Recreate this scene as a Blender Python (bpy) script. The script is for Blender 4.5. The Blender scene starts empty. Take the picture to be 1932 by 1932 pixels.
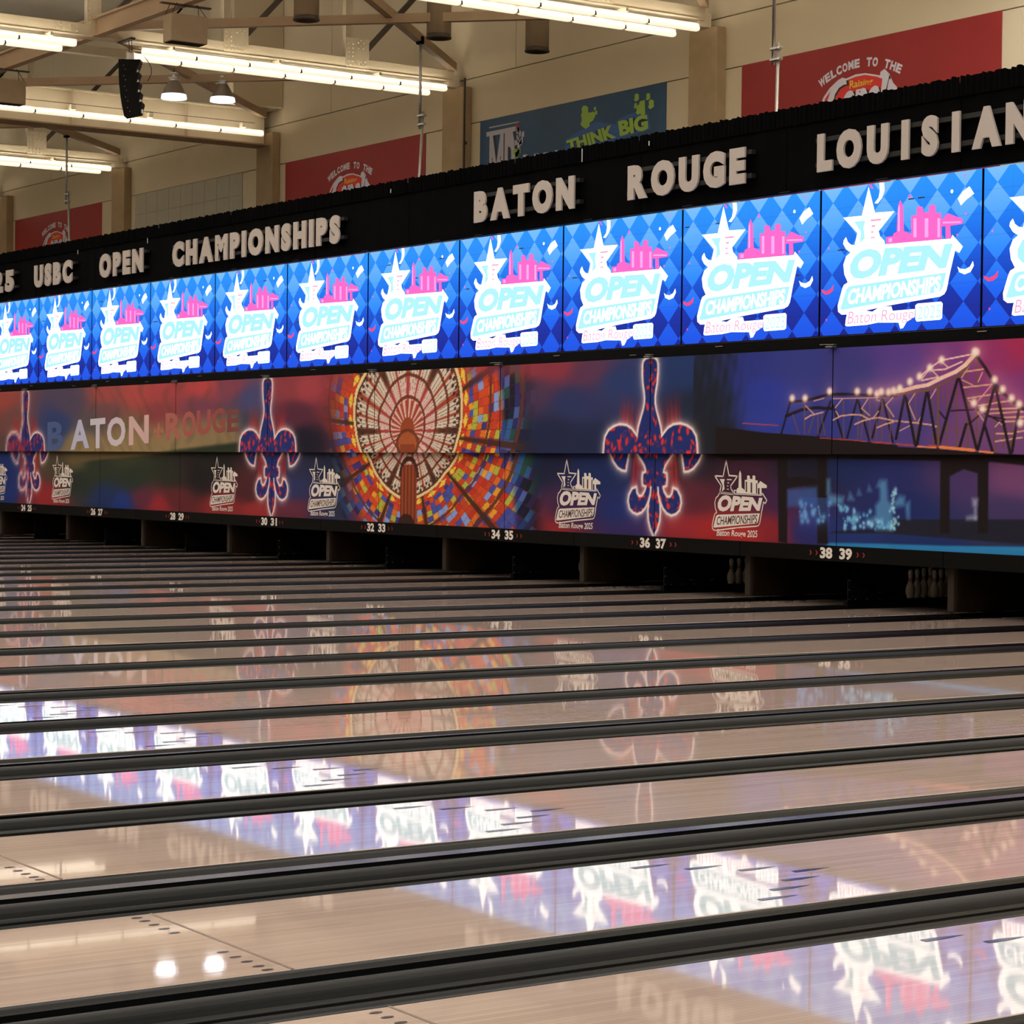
import bpy, math, random
import numpy as np
from mathutils import Vector, Matrix
from mathutils.geometry import tessellate_polygon
random.seed(7)
SC = bpy.context.scene
COL = SC.collection
PI = math.pi

# ------------------------------------------------------------------ camera
FOCAL_PX, YAW, PITCH, ROLL = 4330.70, 0.97332, -0.01991, 0.01205
CAM = Vector((20.1007, -0.9281, 1.6069))
fw = Vector((-math.sin(YAW)*math.cos(PITCH), math.cos(YAW)*math.cos(PITCH), math.sin(PITCH)))
rt = Vector((math.cos(YAW), math.sin(YAW), 0)); up = rt.cross(fw)
r2 = rt*math.cos(ROLL) + up*math.sin(ROLL); u2 = -rt*math.sin(ROLL) + up*math.cos(ROLL)
cd = bpy.data.cameras.new('camera'); cam = bpy.data.objects.new('camera', cd); COL.objects.link(cam)
M4 = Matrix(((r2.x, u2.x, -fw.x, CAM.x), (r2.y, u2.y, -fw.y, CAM.y), (r2.z, u2.z, -fw.z, CAM.z), (0, 0, 0, 1)))
cam.matrix_world = M4
cd.sensor_width = 36; cd.lens = FOCAL_PX/1932*36; cd.clip_end = 300; cd.clip_start = 0.1
SC.camera = cam
SC.view_settings.view_transform = 'Standard'; SC.view_settings.look = 'None'
SC.view_settings.gamma = 1; SC.view_settings.exposure = 0.0; SC.view_settings.use_curve_mapping = False
SC.cycles.max_bounces = 6; SC.cycles.diffuse_bounces = 3; SC.cycles.glossy_bounces = 4
SC.cycles.caustics_reflective = False; SC.cycles.caustics_refractive = False; SC.cycles.sample_clamp_indirect = 4
SC.cycles.use_denoising = True

# ------------------------------------------------------------------ world and hall lights
w = bpy.data.worlds.new('hall_air'); SC.world = w; w.use_nodes = True
w.node_tree.nodes['Background'].inputs[0].default_value = (1.0, 0.9, 0.75, 1)
w.node_tree.nodes['Background'].inputs[1].default_value = 0.05
TRUSS_X = {'A': -48.9, 'B': -39.6, 'C': -30.95, 'D': -22.25, 'E': -13.6}
def area(name, loc, sx, sy, power, color=(1, .985, .975), rot=(0, 0, 0)):
    l = bpy.data.lights.new(name, 'AREA'); l.shape = 'RECTANGLE'; l.size = sx; l.size_y = sy; l.energy = power; l.color = color
    o = bpy.data.objects.new(name, l); COL.objects.link(o); o.location = loc; o.rotation_euler = rot
    return o
# the hall's other tube rows, over the lanes and the approach, out of the picture
OVERHEAD = 430; UPLIGHT = 850
for i, x in enumerate((-48.9, -39.6, -30.95, -22.25, -13.6, -5.0, 3.6, 12.2, 20.8, 29.5, 38.1)):
    area('tube_row_light', (x, 3.0, 9.7), 0.7, 24, OVERHEAD)
for i, x in enumerate((-48.9, -39.6, -30.95, -22.25, -13.6, -5.0, 3.6, 12.2, 20.8, 29.5, 38.1, 46.8)):
    area('tube_row_uplight', (x, 3.0, 9.95), 0.7, 24, UPLIGHT, rot=(PI, 0, 0))
for i, x in enumerate((-5.0, 3.6, 12.2, 20.8, 29.5, 38.1)):
    area('tube_row_uplight', (x, 21.6, 9.95), 0.7, 8, UPLIGHT*.7, rot=(PI, 0, 0))
    area('tube_row_light', (x, 21.6, 9.7), 0.7, 8, 120)

# ------------------------------------------------------------------ helpers
def lin1(c):
    c = c/255.0
    return c/12.92 if c <= 0.04045 else ((c+0.055)/1.055)**2.4
def lin(r, g, b): return (lin1(r), lin1(g), lin1(b))
MATS = {}
def mat(name, rgb, rough=0.5, metal=0.0, spec=0.5, emit=None, strength=1.0, noise=0.0, scale=8.0, sampling=None, bump=0.0):
    m = bpy.data.materials.new(name); m.use_nodes = True; nt = m.node_tree; b = nt.nodes['Principled BSDF']
    b.inputs['Base Color'].default_value = (*rgb, 1); b.inputs['Roughness'].default_value = rough
    b.inputs['Metallic'].default_value = metal; b.inputs['Specular IOR Level'].default_value = spec
    if emit:
        b.inputs['Emission Color'].default_value = (*emit, 1); b.inputs['Emission Strength'].default_value = strength
        m.cycles.emission_sampling = sampling or 'NONE'
    if noise or bump:
        tc = nt.nodes.new('ShaderNodeTexCoord'); n = nt.nodes.new('ShaderNodeTexNoise')
        n.inputs['Scale'].default_value = scale; n.inputs['Detail'].default_value = 4
        nt.links.new(tc.outputs['Object'], n.inputs['Vector'])
        if noise:
            r = nt.nodes.new('ShaderNodeValToRGB'); r.color_ramp.elements[0].position = .3; r.color_ramp.elements[1].position = .7
            r.color_ramp.elements[0].color = (*[c*(1-noise) for c in rgb], 1); r.color_ramp.elements[1].color = (*[min(1, c*(1+noise)) for c in rgb], 1)
            nt.links.new(n.outputs['Fac'], r.inputs['Fac']); nt.links.new(r.outputs['Color'], b.inputs['Base Color'])
        if bump:
            bp = nt.nodes.new('ShaderNodeBump'); bp.inputs['Strength'].default_value = bump; bp.inputs['Distance'].default_value = .01
            nt.links.new(n.outputs['Fac'], bp.inputs['Height']); nt.links.new(bp.outputs['Normal'], b.inputs['Normal'])
    MATS[name] = m
    return m

class MB:
    def __init__(s): s.v = []; s.f = []; s.m = []
    def add(s, vs, fs, mi=0):
        o = len(s.v); s.v += [tuple(v) for v in vs]
        for f in fs: s.f.append(tuple(o+i for i in f)); s.m.append(mi)
        return s
    def box(s, x0, x1, y0, y1, z0, z1, mi=0):
        return s.add([(x0,y0,z0),(x1,y0,z0),(x1,y1,z0),(x0,y1,z0),(x0,y0,z1),(x1,y0,z1),(x1,y1,z1),(x0,y1,z1)],
                     [(0,3,2,1),(4,5,6,7),(0,1,5,4),(1,2,6,5),(2,3,7,6),(3,0,4,7)], mi)
    def bbox(s, x0, x1, y0, y1, z0, z1, b=.01, mi=0):      # box with chamfered vertical and top edges
        p = [(x0+b,y0),(x1-b,y0),(x1,y0+b),(x1,y1-b),(x1-b,y1),(x0+b,y1),(x0,y1-b),(x0,y0+b)]
        q = [(x0+2*b,y0+b),(x1-2*b,y0+b),(x1-b,y0+2*b),(x1-b,y1-2*b),(x1-2*b,y1-b),(x0+2*b,y1-b),(x0+b,y1-2*b),(x0+b,y0+2*b)]
        vs = [(a,c,z0+b) for a,c in p]+[(a,c,z1-b) for a,c in p]+[(a,c,z0) for a,c in q]+[(a,c,z1) for a,c in q]
        fs = [(i,(i+1)%8,8+(i+1)%8,8+i) for i in range(8)]+[(16+i,16+(i+1)%8,(i+1)%8,i) for i in range(8)]+[(8+i,8+(i+1)%8,24+(i+1)%8,24+i) for i in range(8)]
        fs += [tuple(range(23,15,-1)), tuple(range(24,32))]
        return s.add(vs, fs, mi)
    def sweep_y(s, prof, y0, y1, mi=0, close=False):        # profile of (x, z) swept along y
        n = len(prof); vs = [(x,y0,z) for x,z in prof]+[(x,y1,z) for x,z in prof]
        fs = [(i,i+1,n+i+1,n+i) for i in range(n-1)]
        if close: fs += [(n-1,0,n,2*n-1), tuple(range(n-1,-1,-1)), tuple(range(n,2*n))]
        return s.add(vs, fs, mi)
    def tube(s, p, q, r, n=8, mi=0, r1=None, caps=True):
        p = Vector(p); q = Vector(q); d = (q-p).normalized(); a = d.orthogonal().normalized(); b = d.cross(a); r1 = r if r1 is None else r1
        vs = [p+(a*math.cos(t)+b*math.sin(t))*r for t in [2*PI*i/n for i in range(n)]]+[q+(a*math.cos(t)+b*math.sin(t))*r1 for t in [2*PI*i/n for i in range(n)]]
        fs = [(i,(i+1)%n,n+(i+1)%n,n+i) for i in range(n)]
        if caps: fs += [tuple(range(n-1,-1,-1)), tuple(range(n,2*n))]
        return s.add(vs, fs, mi)
    def bar(s, p, q, w, h, mi=0):                            # rectangular bar from p to q, w sideways, h up
        p = Vector(p); q = Vector(q); d = (q-p).normalized(); z = Vector((0,0,1))
        if abs(d.z) > .98: z = Vector((0,1,0))
        a = d.cross(z).normalized(); b = a.cross(d).normalized()
        vs = []
        for e in (p, q):
            for i, j in ((-1,-1),(1,-1),(1,1),(-1,1)): vs.append(e+a*(i*w/2)+b*(j*h/2))
        return s.add(vs, [(3,2,1,0),(4,5,6,7),(0,1,5,4),(1,2,6,5),(2,3,7,6),(3,0,4,7)], mi)
    def lathe(s, prof, n=16, c=(0,0,0), mi=0):               # profile of (r, z)
        k = len(prof); vs = []
        for r, z in prof:
            for i in range(n): vs.append((c[0]+r*math.cos(2*PI*i/n), c[1]+r*math.sin(2*PI*i/n), c[2]+z))
        fs = [(j*n+i, j*n+(i+1)%n, (j+1)*n+(i+1)%n, (j+1)*n+i) for j in range(k-1) for i in range(n)]
        if prof[0][0] > 1e-6: fs.append(tuple(range(n-1,-1,-1)))
        if prof[-1][0] > 1e-6: fs.append(tuple((k-1)*n+i for i in range(n)))
        return s.add(vs, fs, mi)
    def flat(s, pts, y, mi=0):                               # polygon of (x, z) printed at depth y, facing -y
        tr = tessellate_polygon([[Vector((a,b,0)) for a,b in pts]])
        vs = [(a,y,b) for a,b in pts]; fs = []
        for t in tr:
            (ax,az),(bx,bz),(cx,cz) = [pts[i] for i in t]
            fs.append(tuple(t) if (bx-ax)*(cz-az)-(bz-az)*(cx-ax) > 0 else (t[0],t[2],t[1]))
        return s.add(vs, fs, mi)
    def outline(s, pts, wd, y, mi=0, closed=True):           # printed line of width wd along a path
        n = len(pts)
        for i in range(n if closed else n-1):
            a = Vector(pts[i]); b = Vector(pts[(i+1)%n]); d = (b-a)
            if d.length < 1e-6: continue
            d.normalize(); p = Vector((-d.y, d.x))*wd/2; a2 = a-d*wd*.3; b2 = b+d*wd*.3
            s.flat([tuple(a2-p), tuple(b2-p), tuple(b2+p), tuple(a2+p)], y, mi)
        return s
    def extrude(s, pts, y0, y1, mi=0):                       # solid of outline (x, z) from y0 (front) to y1
        s.flat(pts, y0, mi); n = len(pts)
        ar = sum(pts[i][0]*pts[(i+1)%n][1]-pts[(i+1)%n][0]*pts[i][1] for i in range(n))
        if ar < 0: pts = pts[::-1]
        return s.add([(a,y0,b) for a,b in pts]+[(a,y1,b) for a,b in pts], [(i,n+i,n+(i+1)%n,(i+1)%n) for i in range(n)], mi)
    def mesh(s, name, mats, smooth=False):
        me = bpy.data.meshes.new(name); me.from_pydata(s.v, [], s.f)
        for m in (mats if isinstance(mats, (list, tuple)) else [mats]): me.materials.append(m)
        me.polygons.foreach_set('material_index', s.m)
        if smooth: me.polygons.foreach_set('use_smooth', [True]*len(me.polygons))
        me.update(); return me
    def build(s, name, mats, parent=None, smooth=False, loc=None):
        return put(name, s.mesh(name, mats, smooth), parent, loc)
def put(name, me, parent=None, loc=None):
    o = bpy.data.objects.new(name, me); COL.objects.link(o)
    if parent: o.parent = parent
    if loc: o.location = loc
    return o
def empty(name, loc=(0,0,0)):
    o = bpy.data.objects.new(name, None); COL.objects.link(o); o.location = loc; o.empty_display_size = .2; return o
def tag(o, label=None, cat=None, group=None, kind=None):
    for k, v in (('label', label), ('category', cat), ('group', group), ('kind', kind)):
        if v: o[k] = v
    return o
ONES = 'zero one two three four five six seven eight nine ten eleven twelve thirteen fourteen fifteen sixteen seventeen eighteen nineteen'.split()
def nw(n): return ONES[n] if n < 20 else ('','','twenty','thirty','forty')[n//10]+('-'+ONES[n%10] if n%10 else '')
def kids(o): return [c for c in bpy.data.objects if c.parent == o]
def copy_tree(o, ch, loc):
    c = o.copy(); COL.objects.link(c); c.location = loc
    for k in ch:
        d = k.copy(); COL.objects.link(d); d.parent = c
    return c

# lettering: the built-in letter shapes, thickened, as triangles in the plane
_T = {}
def glyphs(txt, bold=0.0):
    k = (txt, bold)
    if k not in _T:
        cu = bpy.data.curves.new('lettering', 'FONT'); cu.body = txt; cu.offset = bold; cu.resolution_u = 3; cu.fill_mode = 'FRONT'
        ob = bpy.data.objects.new('lettering', cu); me = bpy.data.meshes.new_from_object(ob)
        me.calc_loop_triangles()
        v = np.array([x.co[:2] for x in me.vertices]); t = [tuple(x.vertices) for x in me.loop_triangles]
        bpy.data.objects.remove(ob); bpy.data.curves.remove(cu); bpy.data.meshes.remove(me)
        _T[k] = (v, t)
    return _T[k]
def text_quad(mb, txt, quad, y, bold=0.0, mi=0, cap=None):   # text fitted into bl, br, tr, tl; y from baseline to cap height
    v, t = glyphs(txt, bold); x0, x1 = v[:,0].min(), v[:,0].max()
    hv = glyphs('H', bold)[0]; z0, z1 = hv[:,1].min(), hv[:,1].max()
    u = (v[:,0]-x0)/(x1-x0); q = (v[:,1]-z0)/(z1-z0)
    bl, br, tr_, tl = [np.array(p) for p in quad]
    P = ((1-u)*(1-q))[:,None]*bl+(u*(1-q))[:,None]*br+(u*q)[:,None]*tr_+((1-u)*q)[:,None]*tl
    fs = []
    for a, b, c in t:
        cr = (P[b][0]-P[a][0])*(P[c][1]-P[a][1])-(P[b][1]-P[a][1])*(P[c][0]-P[a][0])
        fs.append((a,b,c) if cr > 0 else (a,c,b))
    return mb.add([(p[0], y, p[1]) for p in P], fs, mi)
_L = {}
def solid_letter(ch, bold, depth):                            # extruded letter mesh data, unit cap height
    k = (ch, bold, depth)
    if k not in _L:
        cu = bpy.data.curves.new('lettering', 'FONT'); cu.body = ch; cu.offset = bold; cu.resolution_u = 4; cu.extrude = depth; cu.bevel_depth = .006
        ob = bpy.data.objects.new('lettering', cu); me = bpy.data.meshes.new_from_object(ob)
        v = np.array([x.co[:] for x in me.vertices]); f = [tuple(p.vertices) for p in me.polygons]
        bpy.data.objects.remove(ob); bpy.data.curves.remove(cu); bpy.data.meshes.remove(me)
        _L[k] = (v, f)
    return _L[k]

# ------------------------------------------------------------------ materials
black_cloth = mat('black_cloth', (.0016,.0016,.0019), .95, spec=.05, noise=.3, scale=3)
black_metal = mat('black_metal', (.0024,.0024,.0027), .6, spec=.06)
black_gloss = mat('black_gloss', (.003,.003,.0034), .3, spec=.2)
gutter_mat = mat('gutter_plastic', (.007,.0068,.0066), .22, spec=.36, noise=.15, scale=2)
cap_mat = mat('capping_plastic', (.0022,.0021,.002), .40, spec=.13)
cap_top = mat('capping_top', (.0022,.0022,.0024), .9, spec=0)
cover_mat = mat('return_cover', (.05,.047,.045), .22, spec=.5, noise=.1, scale=1.5)
rail_mat = mat('number_rail', (.0035,.0032,.003), .7, spec=.08)
pit_mat = mat('pit_black', (.004,.004,.004), .9)
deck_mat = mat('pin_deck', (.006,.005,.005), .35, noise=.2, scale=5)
kick_mat = mat('kickback_wood', (.020,.0105,.005), .7, spec=.1, noise=.25, scale=4)
edge_mat = mat('kickback_edge', (.035,.025,.017), .7, spec=.2)
pin_mat = mat('pin_white', (.78,.76,.74), .25)
pin_red = mat('pin_red', (.45,.02,.03), .3)
letter_mat = mat('letter_face', lin(188,178,171), .6, spec=.3, noise=.03, scale=4)
white_print = mat('white_print', lin(236,226,218), .5, noise=.03, scale=5)
dark_print = mat('dark_print', lin(70,35,42), .5)
red_arrow = mat('red_arrow_print', lin(150,28,24), .5)
screw_mat = mat('screw_steel', (.5,.5,.5), .3, metal=1)
steel_cream = mat('cream_steel', lin(222,207,178), .55, noise=.04, scale=2)
steel_brown = mat('taupe_steel', lin(172,146,116), .6, noise=.06, scale=2)
fixture_mat = mat('fixture_cream', lin(236,222,190), .5)
bolt_mat = mat('bolt_cream', lin(225,210,178), .4)
dark_steel = mat('dark_steel', lin(70,58,46), .6)
wall_mat = mat('wall_plaster', lin(230,214,182), .8, noise=.03, scale=.7, bump=.05)
joint_mat = mat('wall_joint', lin(120,100,72), .9)
column_mat = mat('column_concrete', lin(176,152,118), .85, noise=.08, scale=2.5, bump=.1)
pipe_mat = mat('galvanised_pipe', (.62,.61,.60), .32, metal=.85, noise=.1, scale=9)
box_mat = mat('grey_housing', lin(158,138,112), .6, noise=.05, scale=6)
lamp_metal = mat('lamp_aluminium', lin(150,140,130), .35, metal=.6)
speaker_mat = mat('speaker_black', (.0022,.0022,.0025), .6, spec=.15)
cable_mat = mat('dark_cable', (.02,.018,.015), .6)
diffuser_mat = mat('tube_diffuser', lin(250,236,208), .4, emit=lin(255,238,212), strength=1.0, sampling='FRONT')
uplight_mat = mat('tube_uplight', (.9,.9,.9), .4, emit=(1,.90,.73), strength=30, sampling='FRONT')
hibay_mat = mat('high_bay_lens', (1,1,1), .3, emit=(.93,.95,1), strength=38, sampling='FRONT')
floor_mat = mat('subfloor', (.02,.019,.018), .8, noise=.2, scale=1)
ceil_mat = mat('ceiling_panel', lin(214,206,190), .85, noise=.03, scale=.5)

def lane_material():
    m = bpy.data.materials.new('lane_wood'); m.use_nodes = True; nt = m.node_tree; N = nt.nodes; L = nt.links; b = N['Principled BSDF']
    tc = N.new('ShaderNodeTexCoord'); sp = N.new('ShaderNodeSeparateXYZ'); L.new(tc.outputs['Object'], sp.inputs[0])
    dv = N.new('ShaderNodeMath'); dv.operation = 'DIVIDE'; dv.inputs[1].default_value = .0271; L.new(sp.outputs['X'], dv.inputs[0])
    fl = N.new('ShaderNodeMath'); fl.operation = 'FLOOR'; L.new(dv.outputs[0], fl.inputs[0])
    fr = N.new('ShaderNodeMath'); fr.operation = 'FRACT'; L.new(dv.outputs[0], fr.inputs[0])
    wn = N.new('ShaderNodeTexWhiteNoise'); wn.noise_dimensions = '1D'; L.new(fl.outputs[0], wn.inputs['W'])
    # board ends staggered along the lane
    ad = N.new('ShaderNodeMath'); ad.operation = 'MULTIPLY_ADD'; ad.inputs[1].default_value = 1.7; L.new(wn.outputs['Value'], ad.inputs[0])
    dy = N.new('ShaderNodeMath'); dy.operation = 'DIVIDE'; dy.inputs[1].default_value = 1.6; L.new(sp.outputs['Y'], dy.inputs[0]); L.new(dy.outputs[0], ad.inputs[2])
    fy = N.new('ShaderNodeMath'); fy.operation = 'FLOOR'; L.new(ad.outputs[0], fy.inputs[0])
    w2 = N.new('ShaderNodeTexWhiteNoise'); w2.noise_dimensions = '2D'; cb = N.new('ShaderNodeCombineXYZ')
    L.new(fl.outputs[0], cb.inputs[0]); L.new(fy.outputs[0], cb.inputs[1]); L.new(cb.outputs[0], w2.inputs['Vector'])
    # fine grain, long along y
    mp = N.new('ShaderNodeMapping'); mp.inputs['Scale'].default_value = (260, 2.2, 1); L.new(tc.outputs['Object'], mp.inputs[0])
    nz = N.new('ShaderNodeTexNoise'); nz.inputs['Scale'].default_value = 1; nz.inputs['Detail'].default_value = 3; L.new(mp.outputs[0], nz.inputs['Vector'])
    mx = N.new('ShaderNodeMath'); mx.operation = 'MULTIPLY_ADD'; mx.inputs[1].default_value = .35; L.new(nz.outputs['Fac'], mx.inputs[0]); 
    hm = N.new('ShaderNodeMath'); hm.operation = 'MULTIPLY'; hm.inputs[1].default_value = .65; L.new(w2.outputs['Value'], hm.inputs[0]); L.new(hm.outputs[0], mx.inputs[2])
    rp = N.new('ShaderNodeValToRGB'); e = rp.color_ramp.elements
    e[0].position = .12; e[0].color = (*LANE_DARK, 1); e[1].position = .85; e[1].color = (*LANE_LIGHT, 1); L.new(mx.outputs[0], rp.inputs['Fac'])
    # thin dark line between boards
    pg = N.new('ShaderNodeMath'); pg.operation = 'LESS_THAN'; pg.inputs[1].default_value = .07; L.new(fr.outputs[0], pg.inputs[0])
    lm = N.new('ShaderNodeMath'); lm.operation = 'MULTIPLY'; lm.inputs[1].default_value = .35; L.new(pg.outputs[0], lm.inputs[0])
    mc = N.new('ShaderNodeMix'); mc.data_type = 'RGBA'; L.new(lm.outputs[0], mc.inputs['Factor']); L.new(rp.outputs['Color'], mc.inputs['A']); mc.inputs['B'].default_value = (.12,.07,.05,1)
    L.new(mc.outputs['Result'], b.inputs['Base Color'])
    b.inputs['Roughness'].default_value = .03; b.inputs['Specular IOR Level'].default_value = .5; b.inputs['IOR'].default_value = 1.5
    bp = N.new('ShaderNodeBump'); bp.inputs['Strength'].default_value = .10; bp.inputs['Distance'].default_value = .0006
    L.new(w2.outputs['Value'], bp.inputs['Height']); 
    m2 = N.new('ShaderNodeMapping'); m2.inputs['Scale'].default_value = (30, .9, 1); L.new(tc.outputs['Object'], m2.inputs[0])
    n2 = N.new('ShaderNodeTexNoise'); n2.inputs['Scale'].default_value = 1; n2.inputs['Detail'].default_value = 2; L.new(m2.outputs[0], n2.inputs['Vector'])
    b2 = N.new('ShaderNodeBump'); b2.inputs['Strength'].default_value = .06; b2.inputs['Distance'].default_value = .0004; L.new(n2.outputs['Fac'], b2.inputs['Height'])
    L.new(b2.outputs['Normal'], b.inputs['Normal'])
    return m
LANE_DARK = (.465,.35,.293); LANE_LIGHT = (.56,.435,.37)
lane_mat = lane_material()
mark_mat = mat('lane_marking', (.02,.015,.03), .15)
line_mat = mat('lane_joint_line', (.28,.19,.13), .2)
# printed artwork, metres on the panels (x, z) or fractions of a screen
BGU= [(-25.75,2.94,150,70,65),(-25.16,2.36,110,70,70),(-25.15,1.92,85,65,65),(-22.17,2.75,75,65,90),(-22.68,2.34,45,60,110),(-20.42,2.92,150,70,70),(-20.41,2.52,105,70,75),(-19.0,2.9,165,70,70),(-18.1,2.9,160,65,70),(-18.09,2.49,130,60,65),(-16.38,2.94,170,65,70),(-16.38,2.56,110,60,80),(-15.17,2.91,120,60,80),(-14.59,2.72,65,68,112),(-14.96,2.27,60,60,78),(-13.28,2.87,130,55,65),(-12.57,2.81,150,60,70),(-12.91,2.43,80,38,58),(-12.64,1.99,25,22,40),(-14.57,1.96,85,70,58),(-11.54,2.91,130,50,65),(-11.53,2.41,110,45,50),(-21.64,1.94,128,112,82),(-19.44,1.91,142,122,86),(-17.42,1.91,128,108,78),(-15.55,1.98,105,88,66),(-19.22,2.21,110,90,70),(-20.89,2.32,80,75,80),(-14.76,1.82,45,50,40),(-6.49,2.94,150,55,65),(-5.59,2.99,130,50,65),(-4.85,2.9,85,50,80),(-6.22,2.64,70,50,80),(-5.2,2.48,40,50,95),(-4.13,2.74,38,55,105),(-5.69,2.05,28,36,70),(-4.71,1.9,28,38,72),(-2.69,2.84,32,52,100),(-2.36,2.43,28,38,60),(-2.25,2.03,28,30,40),(-1.65,2.88,40,50,128),(-1.14,2.54,42,55,150),(-0.67,2.78,48,55,132),(0.26,2.76,55,55,125),(1.13,2.79,82,58,135),(1.96,2.83,112,55,125),(2.59,2.89,135,45,100),(2.93,2.94,155,40,80),(2.91,2.46,122,52,115),(-1.14,2.22,45,58,150),(-0.09,2.15,50,55,132),(1.15,2.14,75,60,128),(2.38,2.01,105,65,120)]
BGL= [(-25.96,1.25,25,45,108),(-25.51,0.81,28,48,112),(-23.4,0.8,140,40,45),(-24.64,0.61,110,38,55),(-21.85,1.63,98,86,60),(-19.64,1.69,92,80,55),(-22.88,1.5,70,62,50),(-21.09,1.46,48,52,40),(-21.84,1.24,36,45,40),(-19.4,1.32,34,48,42),(-20.59,1.0,28,45,88),(-19.86,0.82,28,50,118),(-18.93,0.93,90,40,60),(-18.25,0.8,142,40,50),(-17.59,0.96,90,35,42),(-17.6,1.39,40,30,32),(-16.54,1.35,27,24,27),(-16.13,1.63,30,30,28),(-15.71,0.81,135,40,42),(-14.53,0.79,142,45,48),(-14.73,1.1,70,32,38),(-13.07,1.56,38,42,70),(-13.06,1.21,42,48,92),(-13.05,0.82,95,40,60),(-12.34,0.84,55,45,80),(-11.66,0.81,30,50,92),(-11.67,1.4,26,34,60),(-6.2,1.61,25,30,60),(-6.51,0.71,70,35,55),(-6.18,0.7,110,35,50),(-5.73,0.65,145,40,45),(-5.3,1.04,60,35,70),(-4.71,1.48,25,40,88),(-4.22,1.06,28,42,105),(-3.98,0.75,50,40,95),(-2.87,0.79,145,40,50),(-2.77,1.23,85,35,50),(-2.33,0.77,155,40,40),(-1.71,0.76,168,42,40),(-2.67,1.7,35,28,40),(-1.73,1.51,60,30,48),(-1.12,0.84,130,35,45),(-0.93,1.26,62,32,72),(-0.54,0.86,38,42,105),(-0.56,1.58,28,26,42),(0.18,1.65,28,40,90),(0.89,1.54,36,42,100),(1.9,1.55,68,50,100),(2.84,1.56,110,65,110),(1.07,1.18,30,40,95),(2.69,1.13,62,50,95),(0.2,0.85,32,50,110),(1.5,0.89,28,45,98),(2.7,0.9,40,48,85)]
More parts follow.
